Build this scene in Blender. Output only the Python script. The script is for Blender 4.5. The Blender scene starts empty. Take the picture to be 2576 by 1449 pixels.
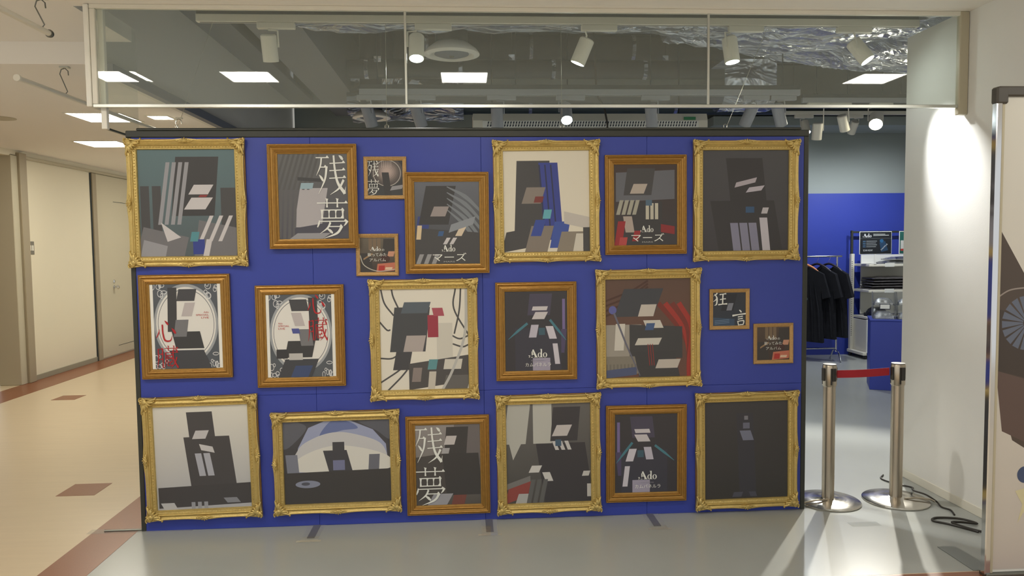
import bpy, math, random
from mathutils import Vector, Matrix
random.seed(7)
scene = bpy.context.scene
COL = scene.collection
PI = math.pi

# ------------------------------------------------------------------ camera
F_PX, YAW, PITCH, ROLL, EYE = 1860.0, 0.062, 0.058, 0.011, 1.70
cam_d = bpy.data.cameras.new('camera')
cam_d.sensor_width = 36.0
cam_d.lens = 36.0 * F_PX / 2576.0
cam_d.clip_start = 0.05
cam_d.clip_end = 80
cam = bpy.data.objects.new('camera', cam_d)
COL.objects.link(cam)
fw = Vector((math.sin(YAW) * math.cos(PITCH), math.cos(YAW) * math.cos(PITCH), -math.sin(PITCH)))
r0 = Vector((math.cos(YAW), -math.sin(YAW), 0))
d0 = fw.cross(r0)
rt = r0 * math.cos(ROLL) + d0 * math.sin(ROLL)
dn = d0 * math.cos(ROLL) - r0 * math.sin(ROLL)
cam.matrix_world = Matrix(((rt.x, -dn.x, -fw.x, 0), (rt.y, -dn.y, -fw.y, 0), (rt.z, -dn.z, -fw.z, EYE), (0, 0, 0, 1)))
scene.camera = cam

# ------------------------------------------------------------------ world, exposure, lights
w = bpy.data.worlds.new('world')
scene.world = w
w.use_nodes = True
w.node_tree.nodes['Background'].inputs[0].default_value = (0.95, 0.945, 0.92, 1)
w.node_tree.nodes['Background'].inputs[1].default_value = 0.68
scene.view_settings.view_transform = 'Standard'
scene.view_settings.look = 'None'
scene.view_settings.gamma = 1.0
scene.view_settings.use_curve_mapping = False
scene.view_settings.exposure = 0.25
L_FRONT = 29.0       # ceiling panels over the spectator side
L_CORR = 38.0        # ceiling panels in the corridor
W_SPOT = 120.0        # rear track heads
W_WALL = 115.0        # head aimed at the white wall
W_GLARE = 470.0      # head that looks out at the viewer


def lin(c):
    return tuple((v / 255.0 / 12.92) if v / 255.0 <= 0.04045 else ((v / 255.0 + 0.055) / 1.055) ** 2.4 for v in c)


# ------------------------------------------------------------------ materials
def new_mat(name):
    m = bpy.data.materials.new(name)
    m.use_nodes = True
    nt = m.node_tree
    return m, nt, nt.nodes, nt.links, nt.nodes['Principled BSDF']


def mat(name, rgb, rough=0.5, metal=0.0, spec=0.5, noise=0.0, scale=20.0, bump=0.0, bscale=None, stretch=(1, 1, 1), coat=0.0):
    m, nt, N, L, p = new_mat(name)
    c = lin(rgb)
    p.inputs['Base Color'].default_value = (*c, 1)
    p.inputs['Roughness'].default_value = rough
    p.inputs['Metallic'].default_value = metal
    p.inputs['Specular IOR Level'].default_value = spec
    if coat:
        p.inputs['Coat Weight'].default_value = coat
    if noise or bump:
        tc = N.new('ShaderNodeTexCoord')
        mp = N.new('ShaderNodeMapping')
        mp.inputs['Scale'].default_value = stretch
        L.new(tc.outputs['Object'], mp.inputs['Vector'])
        if noise:
            t = N.new('ShaderNodeTexNoise')
            t.inputs['Scale'].default_value = scale
            t.inputs['Detail'].default_value = 4
            L.new(mp.outputs[0], t.inputs['Vector'])
            mx = N.new('ShaderNodeMix')
            mx.data_type = 'RGBA'
            mx.inputs['A'].default_value = (*[max(0, v * (1 - noise)) for v in c], 1)
            mx.inputs['B'].default_value = (*[min(1, v * (1 + noise)) for v in c], 1)
            L.new(t.outputs['Fac'], mx.inputs['Factor'])
            L.new(mx.outputs['Result'], p.inputs['Base Color'])
        if bump:
            t2 = N.new('ShaderNodeTexNoise')
            t2.inputs['Scale'].default_value = bscale or scale
            t2.inputs['Detail'].default_value = 3
            L.new(mp.outputs[0], t2.inputs['Vector'])
            b = N.new('ShaderNodeBump')
            b.inputs['Strength'].default_value = bump
            b.inputs['Distance'].default_value = 0.01
            L.new(t2.outputs['Fac'], b.inputs['Height'])
            L.new(b.outputs[0], p.inputs['Normal'])
    return m


def emit(name, rgb, strength):
    m, nt, N, L, p = new_mat(name)
    p.inputs['Base Color'].default_value = (0.8, 0.8, 0.8, 1)
    p.inputs['Emission Color'].default_value = (*lin(rgb), 1)
    p.inputs['Emission Strength'].default_value = strength
    return m


def glass(name, tint=(0.95, 0.97, 0.95), haze=0.05, refl=1.0, haze_rgb=(0.72, 0.78, 0.72)):
    m, nt, N, L, p = new_mat(name)
    N.remove(p)
    out = N['Material Output']
    tr = N.new('ShaderNodeBsdfTransparent')
    tr.inputs[0].default_value = (*tint, 1)
    gl = N.new('ShaderNodeBsdfGlossy')
    gl.inputs['Roughness'].default_value = 0.02
    fr = N.new('ShaderNodeFresnel')
    fr.inputs['IOR'].default_value = 1.45
    mm = N.new('ShaderNodeMath')
    mm.operation = 'MULTIPLY'
    mm.inputs[1].default_value = refl
    geo = N.new('ShaderNodeNewGeometry')
    inv = N.new('ShaderNodeMath')
    inv.operation = 'SUBTRACT'
    inv.inputs[0].default_value = 1.0
    L.new(geo.outputs['Backfacing'], inv.inputs[1])
    m0 = N.new('ShaderNodeMath')
    m0.operation = 'MULTIPLY'
    m0.use_clamp = True
    L.new(fr.outputs[0], m0.inputs[0])
    L.new(inv.outputs[0], m0.inputs[1])
    L.new(m0.outputs[0], mm.inputs[0])
    mm.use_clamp = True
    m1 = N.new('ShaderNodeMixShader')
    L.new(mm.outputs[0], m1.inputs[0])
    L.new(tr.outputs[0], m1.inputs[1])
    L.new(gl.outputs[0], m1.inputs[2])
    df = N.new('ShaderNodeBsdfDiffuse')
    df.inputs[0].default_value = (*haze_rgb, 1)
    m2 = N.new('ShaderNodeMixShader')
    m2.inputs[0].default_value = haze
    L.new(m1.outputs[0], m2.inputs[1])
    L.new(df.outputs[0], m2.inputs[2])
    L.new(m2.outputs[0], out.inputs[0])
    return m


def print_mat(name, rough=0.45):
    m, nt, N, L, p = new_mat(name)
    a = N.new('ShaderNodeAttribute')
    a.attribute_name = 'Col'
    L.new(a.outputs['Color'], p.inputs['Base Color'])
    p.inputs['Roughness'].default_value = rough
    p.inputs['Specular IOR Level'].default_value = 0.45
    return m


def brushed(name, rgb, rough=0.28):
    m, nt, N, L, p = new_mat(name)
    p.inputs['Base Color'].default_value = (*lin(rgb), 1)
    p.inputs['Metallic'].default_value = 1
    tc = N.new('ShaderNodeTexCoord')
    mp = N.new('ShaderNodeMapping')
    mp.inputs['Scale'].default_value = (3, 3, 400)
    t = N.new('ShaderNodeTexNoise')
    t.inputs['Scale'].default_value = 4
    L.new(tc.outputs['Object'], mp.inputs[0])
    L.new(mp.outputs[0], t.inputs['Vector'])
    r = N.new('ShaderNodeMapRange')
    r.inputs['To Min'].default_value = rough * 0.8
    r.inputs['To Max'].default_value = rough * 1.3
    L.new(t.outputs['Fac'], r.inputs['Value'])
    L.new(r.outputs[0], p.inputs['Roughness'])
    return m


M = {
    'gold_ornate': mat('gold_ornate', (198, 174, 108), 0.36, 0.62, 0.5, 0.18, 60, 0.25, 160),
    'gold_bronze': mat('gold_bronze', (166, 126, 64), 0.34, 0.62, 0.5, 0.20, 45, 0.10, 200, (1, 1, 1)),
    'gold_small': mat('gold_small', (184, 148, 96), 0.42, 0.45, 0.5, 0.22, 90, 0.25, 220),
    'blue_board': mat('blue_board', (50, 66, 160), 0.42, 0, 0.5, 0.06, 3.0, 0.02, 40),
    'black_trim': mat('black_trim', (52, 54, 48), 0.5),
    'white_wall': mat('white_wall', (232, 231, 226), 0.7, 0, 0.3, 0.02, 6, 0.06, 220),
    'cream_wall': mat('cream_wall', (226, 218, 194), 0.6, 0, 0.4, 0.03, 1.2),
    'cream_door': mat('cream_door', (196, 188, 164), 0.5, 0, 0.4, 0.03, 2),
    'trim_grey': mat('trim_grey', (158, 146, 122), 0.5),
    'trim_light': mat('trim_light', (186, 178, 154), 0.5),
    'recess_brown': mat('recess_brown', (126, 100, 70), 0.6),
    'baseboard_grey': mat('baseboard_grey', (150, 144, 124), 0.5),
    'floor_grey': mat('floor_grey', (164, 167, 163), 0.26, 0, 0.5, 0.05, 1.5),
    'floor_beige': mat('floor_beige', (210, 192, 162), 0.30, 0, 0.5, 0.07, 3.0, 0, None, (0.6, 9, 1)),
    'floor_brown': mat('floor_brown', (138, 88, 60), 0.34, 0, 0.5, 0.16, 120),
    'ceil_warm': mat('ceil_warm', (240, 236, 228), 0.8),
    'ceil_dark': mat('ceil_dark', (42, 46, 48), 0.9),
    'fascia_grey': mat('fascia_grey', (224, 221, 212), 0.7),
    'back_grey': mat('back_grey', (150, 158, 156), 0.75),
    'rail_grey': mat('rail_grey', (158, 162, 168), 0.45),
    'beam_grey': mat('beam_grey', (120, 124, 134), 0.7),
    'pipe_dark': mat('pipe_dark', (44, 54, 58), 0.5, 0.2),
    'white_paint': mat('white_paint', (226, 222, 208), 0.4),
    'rail_white': mat('rail_white', (236, 233, 222), 0.45),
    'lamp_cool': emit('lamp_cool', (244, 255, 250), 60.0),
    'lamp_hot': emit('lamp_hot', (255, 246, 214), 160.0),
    'lamp_off': mat('lamp_off', (70, 70, 70), 0.3),
    'panel_front': emit('panel_front', (255, 251, 240), L_FRONT),
    'panel_corr': emit('panel_corr', (255, 249, 232), L_CORR),
    'alu': mat('alu', (205, 207, 200), 0.3, 0.85),
    'alu_dark': mat('alu_dark', (120, 122, 116), 0.35, 0.8),
    'steel': brushed('steel', (190, 180, 164), 0.30),
    'steel_base': brushed('steel_base', (206, 202, 194), 0.20),
    'chrome': mat('chrome', (220, 222, 226), 0.12, 1.0),
    'black_plastic': mat('black_plastic', (44, 42, 38), 0.35),
    'dark_cap': mat('dark_cap', (76, 72, 66), 0.5),
    'belt_red': mat('belt_red', (168, 42, 52), 0.65, 0, 0.3, 0.06, 200),
    'cable': mat('cable', (46, 42, 36), 0.5),
    'cloth_black': mat('cloth_black', (36, 37, 42), 0.9, 0, 0.1, 0.25, 14, 0.5, 9),
    'wood_hanger': mat('wood_hanger', (206, 132, 84), 0.45, 0, 0.5, 0.1, 30),
    'hanger_dark': mat('hanger_dark', (42, 36, 52), 0.4),
    'bag_film': mat('bag_film', (112, 108, 110), 0.16, 0.35, 0.8, 0.55, 22, 0.9, 26, (1, 3, 3)),
    'bag_silver': mat('bag_silver', (176, 178, 176), 0.2, 0.45, 0.8, 0.4, 24, 0.9, 26, (1, 3, 3)),
    'pouch_black': mat('pouch_black', (28, 28, 28), 0.15, 0, 0.8, 0, 20, 0.7, 30),
    'acrylic': glass('acrylic', (0.97, 0.98, 0.99), 0.035, 1.3, (0.85, 0.88, 0.95)),
    'pane': glass('pane', (0.95, 0.97, 0.95), 0.085, 1.8),
    'pane_return': glass('pane_return', (0.97, 0.98, 0.97), 0.05, 0.6),
    'tape': glass('tape', (0.985, 0.985, 0.985), 0.08, 1.2, (0.85, 0.86, 0.84)),
    'foot_black': mat('foot_black', (38, 38, 52), 0.4),
    'foot_blue': mat('foot_blue', (70, 80, 120), 0.4),
    'print': print_mat('print'),
    'ink': print_mat('ink', 0.5),
    'wire': mat('wire', (220, 216, 200), 0.3, 0.9),
    'white_card': mat('white_card', (232, 232, 226), 0.6),
    'metal_plate': mat('metal_plate', (142, 136, 120), 0.35, 0.8),
    'plate_grey': mat('plate_grey', (122, 126, 124), 0.4),
    'green_tag': mat('green_tag', (60, 130, 88), 0.5),
    'slot_dark': mat('slot_dark', (44, 50, 64), 0.7),
}


def foil_mat():
    m, nt, N, L, p = new_mat('foil')
    p.inputs['Base Color'].default_value = (*lin((206, 212, 226)), 1)
    p.inputs['Metallic'].default_value = 0.7
    p.inputs['Roughness'].default_value = 0.24
    tc = N.new('ShaderNodeTexCoord')
    mp = N.new('ShaderNodeMapping')
    mp.inputs['Scale'].default_value = (1.0, 2.6, 1.5)
    mp.inputs['Rotation'].default_value = (0, 0, 0.6)
    t = N.new('ShaderNodeTexNoise')
    t.inputs['Scale'].default_value = 2.2
    t.inputs['Detail'].default_value = 3
    t.inputs['Distortion'].default_value = 1.5
    v = N.new('ShaderNodeTexVoronoi')
    v.inputs['Scale'].default_value = 2.6
    L.new(tc.outputs['Object'], mp.inputs[0])
    L.new(mp.outputs[0], t.inputs['Vector'])
    L.new(mp.outputs[0], v.inputs['Vector'])
    a = N.new('ShaderNodeMath')
    a.operation = 'ADD'
    L.new(t.outputs['Fac'], a.inputs[0])
    L.new(v.outputs['Distance'], a.inputs[1])
    b = N.new('ShaderNodeBump')
    b.inputs['Strength'].default_value = 1.0
    b.inputs['Distance'].default_value = 0.30
    L.new(a.outputs[0], b.inputs['Height'])
    L.new(b.outputs[0], p.inputs['Normal'])
    return m


M['foil'] = foil_mat()


# ------------------------------------------------------------------ mesh helpers
class MB:
    def __init__(s):
        s.v, s.f, s.c = [], [], []

    def add(s, verts, faces, mtx=None, col=None):
        o = len(s.v)
        for q in verts:
            q = Vector(q)
            s.v.append(tuple(mtx @ q) if mtx is not None else tuple(q))
        for fc in faces:
            s.f.append([i + o for i in fc])
            s.c.append(col)
        return s

    def box(s, x0, x1, y0, y1, z0, z1, mtx=None):
        V = [(x0, y0, z0), (x1, y0, z0), (x1, y1, z0), (x0, y1, z0), (x0, y0, z1), (x1, y0, z1), (x1, y1, z1), (x0, y1, z1)]
        return s.add(V, [(3, 2, 1, 0), (4, 5, 6, 7), (0, 1, 5, 4), (1, 2, 6, 5), (2, 3, 7, 6), (3, 0, 4, 7)], mtx)

    def bbox(s, x0, x1, y0, y1, z0, z1, b=0.004, mtx=None):
        # box with chamfered edges: 24 vertices
        V, key = [], {}
        X, Y, Z = (x0, x1), (y0, y1), (z0, z1)
        for i in (0, 1):
            for j in (0, 1):
                for k in (0, 1):
                    dx, dy, dz = (b if i == 0 else -b), (b if j == 0 else -b), (b if k == 0 else -b)
                    key[(i, j, k, 0)] = len(V); V.append((X[i], Y[j] + dy, Z[k] + dz))
                    key[(i, j, k, 1)] = len(V); V.append((X[i] + dx, Y[j], Z[k] + dz))
                    key[(i, j, k, 2)] = len(V); V.append((X[i] + dx, Y[j] + dy, Z[k]))
        Fs = []
        for a in (0, 1):
            o = [(0, 0), (1, 0), (1, 1), (0, 1)] if a else [(0, 0), (0, 1), (1, 1), (1, 0)]
            Fs.append([key[(a, j, k, 0)] for j, k in o])
            Fs.append([key[(i, a, k, 1)] for k, i in o])
            Fs.append([key[(i, j, a, 2)] for i, j in o])
        for i in (0, 1):
            for j in (0, 1):
                for k in (0, 1):
                    t = [key[(i, j, k, n)] for n in range(3)]
                    Fs.append(t if (i + j + k) % 2 else t[::-1])
        for j in (0, 1):
            for k in (0, 1):
                q = [key[(0, j, k, 1)], key[(1, j, k, 1)], key[(1, j, k, 2)], key[(0, j, k, 2)]]
                Fs.append(q if (j + k) % 2 == 0 else q[::-1])
                q = [key[(j, 0, k, 2)], key[(j, 1, k, 2)], key[(j, 1, k, 0)], key[(j, 0, k, 0)]]
                Fs.append(q if (j + k) % 2 == 0 else q[::-1])
                q = [key[(j, k, 0, 0)], key[(j, k, 1, 0)], key[(j, k, 1, 1)], key[(j, k, 0, 1)]]
                Fs.append(q if (j + k) % 2 == 0 else q[::-1])
        return s.add(V, Fs, mtx)

    def lathe(s, prof, n=24, mtx=None, cap=True):
        V, Fs = [], []
        for r, z in prof:
            for i in range(n):
                a = 2 * PI * i / n
                V.append((r * math.cos(a), r * math.sin(a), z))
        for k in range(len(prof) - 1):
            for i in range(n):
                j = (i + 1) % n
                Fs.append((k * n + i, k * n + j, (k + 1) * n + j, (k + 1) * n + i))
        if cap:
            Fs.append(list(range(n))[::-1])
            Fs.append([(len(prof) - 1) * n + i for i in range(n)])
        return s.add(V, Fs, mtx)

    def cyl(s, p0, p1, r, n=12, r1=None):
        p0, p1 = Vector(p0), Vector(p1)
        d = p1 - p0
        q = d.to_track_quat('Z', 'Y').to_matrix().to_4x4()
        return s.lathe([(r, 0), (r if r1 is None else r1, d.length)], n, Matrix.Translation(p0) @ q)

    def tube(s, pts, r, n=8, closed=False):
        pts = [Vector(p) for p in pts]
        rs = r if isinstance(r, (list, tuple)) else [r] * len(pts)
        V, Fs = [], []
        N = len(pts)
        up = None
        for k, p in enumerate(pts):
            a = pts[(k - 1) % N] if (closed or k) else p
            b = pts[(k + 1) % N] if (closed or k < N - 1) else p
            t = (b - a).normalized()
            if up is None:
                up = Vector((0, 0, 1)) if abs(t.z) < 0.9 else Vector((1, 0, 0))
            x = t.cross(up)
            if x.length < 1e-5:
                x = t.cross(Vector((0, 1, 0)))
            x.normalize()
            y = x.cross(t).normalized()
            up = y
            for i in range(n):
                an = 2 * PI * i / n
                V.append(p + (x * math.cos(an) + y * math.sin(an)) * rs[k])
        K = N if closed else N - 1
        for k in range(K):
            for i in range(n):
                j = (i + 1) % n
                k2 = (k + 1) % N
                Fs.append((k * n + i, k * n + j, k2 * n + j, k2 * n + i))
        if not closed:
            Fs.append(list(range(n))[::-1])
            Fs.append([(N - 1) * n + i for i in range(n)])
        return s.add(V, Fs)

    def ball(s, c, rx, ry, rz, nu=10, nv=6, mtx=None):
        V, Fs = [], []
        for k in range(nv + 1):
            th = PI * k / nv
            for i in range(nu):
                a = 2 * PI * i / nu
                V.append((c[0] + rx * math.sin(th) * math.cos(a), c[1] + ry * math.sin(th) * math.sin(a), c[2] + rz * math.cos(th)))
        for k in range(nv):
            for i in range(nu):
                j = (i + 1) % nu
                Fs.append((k * nu + i, (k + 1) * nu + i, (k + 1) * nu + j, k * nu + j))
        return s.add(V, Fs, mtx)

    def prism(s, poly, y0, y1, mtx=None):
        # poly in (x, z); extruded along y
        n = len(poly)
        V = [(x, y0, z) for x, z in poly] + [(x, y1, z) for x, z in poly]
        Fs = [list(range(n)), [n + i for i in range(n)][::-1]]
        for i in range(n):
            j = (i + 1) % n
            Fs.append((j, i, n + i, n + j))
        return s.add(V, Fs, mtx)

    def build(s, name, m, parent=None, smooth=False, loc=None, rot=None):
        me = bpy.data.meshes.new(name)
        me.from_pydata(s.v, [], s.f)
        if any(c is not None for c in s.c):
            at = me.color_attributes.new('Col', 'FLOAT_COLOR', 'CORNER')
            k = 0
            for fi, fc in enumerate(s.f):
                c = s.c[fi] or (0.8, 0.8, 0.8)
                for i in range(len(fc)):
                    cc = c[i] if isinstance(c[0], (tuple, list)) else c
                    at.data[k].color = (cc[0], cc[1], cc[2], 1)
                    k += 1
        me.materials.append(m)
        if smooth:
            me.shade_smooth()
            try:
                me.set_sharp_from_angle(angle=math.radians(38))
            except Exception:
                pass
        me.update()
        o = bpy.data.objects.new(name, me)
        COL.objects.link(o)
        o.parent = parent
        if loc:
            o.location = loc
        if rot:
            o.rotation_euler = rot
        return o


def tag(o, label=None, cat=None, group=None, kind=None):
    if label: o['label'] = label
    if cat: o['category'] = cat
    if group: o['group'] = group
    if kind: o['kind'] = kind
    return o


def thing(name, label, cat, loc=(0, 0, 0), rot=(0, 0, 0), group=None):
    o = bpy.data.objects.new(name, None)
    o.empty_display_size = 0.05
    COL.objects.link(o)
    o.location = loc
    o.rotation_euler = rot
    return tag(o, label, cat, group)


def struct(name, mb, m, label, cat, parent=None, smooth=False):
    o = mb.build(name, m, parent, smooth)
    if parent is None:
        tag(o, label, cat, kind='structure')
    return o


def copy_tree(o, parent=None):
    c = o.copy()
    COL.objects.link(c)
    c.parent = parent
    for ch in [x for x in bpy.data.objects if x.parent == o]:
        copy_tree(ch, c)
    return c


# ------------------------------------------------------------------ the setting
PANEL_Y = 4.50       # front face of the blue display wall
CURT_Y = 4.486
XR = 3.13            # white wall
XL = -5.635          # corridor wall
ZC = 3.11            # front ceiling
ZK = 2.96            # corridor ceiling

# floors
struct('floor', MB().box(-2.0, 7.4, 3.56, 11.0, -0.06, 0.0), M['floor_grey'], 'glossy grey shop floor in front of and behind the blue wall', 'floor')
fl = struct('floor_corridor', MB().box(-7.2, -2.0, -3.0, 17, -0.06, -0.0005).box(-2.0, 7.4, -3.0, 3.56, -0.06, -0.0005), M['floor_beige'], 'beige streaked corridor floor with brown borders at the left', 'floor')
MB().box(-2.262, -2.0, 3.30, 12, -0.004, 0.0012).build('border_band', M['floor_brown'], fl)
MB().box(-2.0, 6.0, 3.30, 3.55, -0.004, 0.0012).build('border_band', M['floor_brown'], fl)
MB().box(XL, -5.20, 5.0, 16.5, -0.004, 0.0010).build('border_band', M['floor_brown'], fl)
t_inlay = MB().box(-0.130, 0.130, -0.130, 0.130, -0.004, 0.0012).build('inlay_tile', M['floor_brown'], fl, loc=(-2.725, 5.34, 0))
for x, y in ((-4.59, 8.74), (-4.59, 5.34)):
    o = t_inlay.copy(); COL.objects.link(o); o.parent = fl; o.location = (x, y, 0)

# right white wall
struct('wall_right', MB().box(XR, XR + 0.20, 3.85, 5.117, 0, ZC + 0.016), M['white_wall'], 'white plastered wall at the right with a bright pool of light', 'wall')
struct('baseboard_right', MB().bbox(XR - 0.008, XR, 3.85, 5.117, 0, 0.058, 0.002), M['white_paint'], 'low white baseboard along the white wall', 'baseboard')
struct('wall_front', MB().box(XR + 0.20, 7.4, 3.85, 3.97, 0, ZC), M['white_wall'], 'white wall face behind the banner stand at the right edge', 'wall')
# back wall of the shop: blue dado, grey above
struct('wall_back', MB().box(-2.4, 7.6, 10.80, 11.0, 0, 4.4), M['back_grey'], 'pale grey upper wall at the back of the shop', 'wall')
struct('wall_back_blue', MB().box(-2.0, 7.6, 10.74, 10.80, 0, 2.414), M['blue_board'], 'blue painted wall covering behind the clothes rack', 'wall')
struct('wall_shop_right', MB().box(7.4, 7.6, 5.0, 11.0, 0, 4.4), M['white_wall'], 'white side wall of the shop', 'wall')
# corridor
struct('wall_corridor_end', MB().box(-7.2, -2.0, 16.5, 16.7, 0, 3.0), M['cream_wall'], 'cream wall closing the corridor', 'wall')
wl = struct('wall_left', MB().box(XL - 0.2, XL, 9.90, 16.5, 0, ZK).box(XL - 0.2, XL, 6.0, 9.64, 2.88, ZK).box(XL - 0.2, XL, 9.64, 9.90, 2.90, ZK)
            .box(XL - 0.45, XL - 0.40, 6.0, 9.7, 0, 2.9), M['cream_wall'], 'cream corridor wall with flush panels at the far left', 'wall')
MB().box(XL - 0.42, XL - 0.395, 6.0, 9.66, 0, 2.88).build('recess_panel', M['recess_brown'], wl)
struct('trim_1', MB().bbox(XL - 0.25, XL + 0.02, 9.62, 9.75, 0, 2.89, 0.006), M['trim_light'], 'pale beige door jamb at the far left edge', 'trim')
struct('trim_2', MB().bbox(XL - 0.1, XL + 0.05, 9.752, 9.90, 0, 2.93, 0.006), M['trim_grey'], 'grey-beige door jamb beside the wall switch', 'trim')
struct('trim_3', MB().bbox(XL, XL + 0.03, 11.60, 11.72, 0, 2.86, 0.005), M['trim_grey'], 'slim grey-beige door post before the cream door', 'trim')
struct('trim_4', MB().bbox(XL, XL + 0.04, 9.902, 14.6, 2.862, 2.90, 0.005), M['trim_light'], 'pale beige header strip above the corridor panels', 'trim')
struct('trim_5', MB().bbox(XL, XL + 0.012, 11.57, 11.597, 0, 2.855, 0.002), M['pipe_dark'], 'thin dark joint beside the door post', 'trim')
struct('baseboard_left', MB().bbox(XL, XL + 0.015, 9.902, 11.565, 0, 0.07, 0.003), M['baseboard_grey'], 'grey baseboard under the cream wall panel', 'baseboard')
dr = struct('door_1', MB().bbox(XL + 0.001, XL + 0.02, 11.725, 13.4, 0.02, 2.855, 0.004), M['cream_door'], 'plain cream door with a round knob in the corridor', 'door')
MB().box(XL + 0.020, XL + 0.0225, 12.25, 13.3, 2.455, 2.462).build('groove', M['pipe_dark'], dr)
MB().box(XL + 0.020, XL + 0.0225, 12.25, 13.3, 0.150, 0.156).build('groove', M['pipe_dark'], dr)
rx90 = Matrix.Rotation(PI / 2, 4, 'Y')
MB().lathe([(0.03, 0), (0.03, 0.008), (0.012, 0.012), (0.012, 0.04), (0.03, 0.05), (0.033, 0.065), (0.022, 0.08)], 16, Matrix.Translation((XL + 0.02, 12.17, 1.10)) @ rx90).build('knob', M['chrome'], dr, True)
MB().lathe([(0.03, 0), (0.028, 0.012), (0.016, 0.016)], 16, Matrix.Translation((XL + 0.02, 12.17, 1.19)) @ rx90).build('lock', M['chrome'], dr, True)
sw = thing('light_switch', 'grey metal switch plate on the cream corridor wall', 'switch', (XL, 9.98, 1.73))
MB().bbox(0, 0.008, -0.075, 0.075, -0.085, 0.085, 0.003).build('plate', M['metal_plate'], sw)
for yy in (-0.02, 0.03):
    MB().bbox(0.008, 0.016, yy - 0.018, yy + 0.018, -0.035, 0.035, 0.003).build('rocker', M['white_paint'], sw)

# ceilings
struct('ceiling', MB().box(-2.25, 7.4, -3.0, 4.42, ZC, ZC + 0.1).box(-7.2, -2.25, -3.0, 5.28, ZC, ZC + 0.1), M['ceil_warm'], 'warm white ceiling on the near side', 'ceiling')
struct('ceiling_corridor', MB().box(-7.2, -2.50, 5.32, 16.5, ZK, ZK + 0.06).box(-7.2, -2.50, 5.28, 5.32, ZK, ZC + 0.1), M['ceil_warm'], 'warm beige corridor ceiling with a dropped front edge', 'ceiling')
struct('ceiling_shop', MB().box(-2.5, 7.6, 4.55, 11.0, 4.30, 4.4), M['ceil_dark'], 'dark open ceiling of the shop', 'ceiling')
struct('trim_6', MB().box(-2.50, -2.46, 5.30, 16.5, ZK - 0.06, 3.77), M['fascia_grey'], 'tall grey fascia between corridor ceiling and shop', 'trim')
struct('trim_11', MB().box(-2.46, -2.40, 5.32, 16.5, 2.90, 2.975), M['beam_grey'], 'dark strip along the lower edge of the grey fascia', 'trim')
struct('wall_upper_left', MB().box(-2.52, -2.47, 4.56, 16.5, 3.78, 4.42), M['beam_grey'], 'bluish upper wall above the grey fascia', 'wall')
struct('wall_upper_front', MB().box(-2.5, 7.6, 4.44, 4.54, 3.24, 4.42), M['ceil_dark'], 'dark upper wall above the glass header', 'wall')
struct('trim_7', MB().box(-2.46, -2.14, 5.3, 11, 3.77, 3.83), M['beam_grey'], 'bluish ledge above the grey fascia', 'trim')
struct('trim_8', MB().box(-1.80, -1.35, 5.2, 10.7, 3.55, 4.3), M['beam_grey'], 'deep grey beam running back above the left of the shop', 'trim')
struct('trim_9', MB().box(-2.249, XR, 4.421, 4.52, ZC, ZC + 0.12), M['ceil_warm'], 'beige header strip above the hanging glass', 'trim')
struct('trim_10', MB().box(3.4, 7.4, 10.0, 10.74, 3.30, 3.42), M['back_grey'], 'pale soffit at the top of the shop back wall', 'trim')

# ------------------------------------------------------------------ hanging glass
cu = thing('glass_smoke_curtain', 'long hanging glass screen with a thin white rim in front', 'glass screen', (0, CURT_Y, 2.53))
ZB, ZT = 2.53, ZC
xs = [-2.11, -0.338, 1.49, 3.115]
for a, b in zip(xs[:-1], xs[1:]):
    MB().box(a + 0.003, b - 0.003, -0.004, 0.004, 0.012, ZT - ZB - 0.02).build('pane', M['pane'], cu)
for x in xs[1:3]:
    MB().bbox(x - 0.007, x + 0.007, -0.007, 0.007, 0.012, ZT - ZB - 0.02, 0.002).build('joint', M['alu'], cu)
MB().bbox(-2.14, 3.12, -0.011, 0.011, -0.008, 0.012, 0.002).build('bottom_rail', M['alu'], cu)
MB().bbox(-2.14, 3.12, -0.016, 0.016, ZT - ZB - 0.025, ZT - ZB, 0.003).build('top_rail', M['white_paint'], cu)
MB().bbox(-2.140, -2.110, -0.014, 0.014, 0.012, ZT - ZB - 0.025, 0.003).build('end_post', M['white_paint'], cu)
MB().bbox(-2.172, -2.142, -0.02, 0.03, -0.005, ZT - ZB - 0.002, 0.004).build('end_post', M['rail_white'], cu)
MB().bbox(3.070, 3.128, -0.02, 0.02, -0.05, ZT - ZB, 0.004).build('end_post', M['trim_light'], cu)
rg = thing('glass_return_screen', 'short glass screen running back from the left post', 'glass screen', (-2.10, 4.515, 2.405))
MB().box(-0.003, 0.003, 0.03, 0.46, 0.012, 0.70).build('pane', M['pane_return'], rg)
MB().bbox(-0.016, 0.016, 0.0, 0.034, 0.0, 0.70, 0.003).build('end_post', M['rail_white'], rg)
MB().bbox(-0.008, 0.008, 0.034, 0.46, 0.0, 0.012, 0.002).build('bottom_rail', M['alu_dark'], rg)

# ------------------------------------------------------------------ blue display wall
dp = thing('display_wall', 'freestanding blue display wall with black edges carrying the framed pictures', 'display wall', (0.08, PANEL_Y, 0))
X0, X1 = -1.975 - 0.08, 2.134 - 0.08
cols = [X0 + 0.028, X0 + 1.06, X0 + 2.075, X0 + 3.09, X1 - 0.032]
zs = [0.0, 0.812, 2.352]
for i in range(4):
    for j in range(2):
        MB().bbox(cols[i] + 0.0006, cols[i + 1] - 0.0006, 0, 0.02, zs[j] + 0.0006, zs[j + 1] - 0.0006, 0.0012).build('board', M['blue_board'], dp)
MB().bbox(X0, X0 + 0.028, -0.002, 0.10, 0, 2.352, 0.003).build('side_edge', M['black_trim'], dp)
MB().bbox(X1 - 0.032, X1 - 0.002, -0.002, 0.10, 0, 2.352, 0.003).build('side_edge', M['black_trim'], dp)
MB().bbox(X0, X1, -0.004, 0.10, 2.352, 2.392, 0.004).build('top_edge', M['black_trim'], dp)
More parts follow.
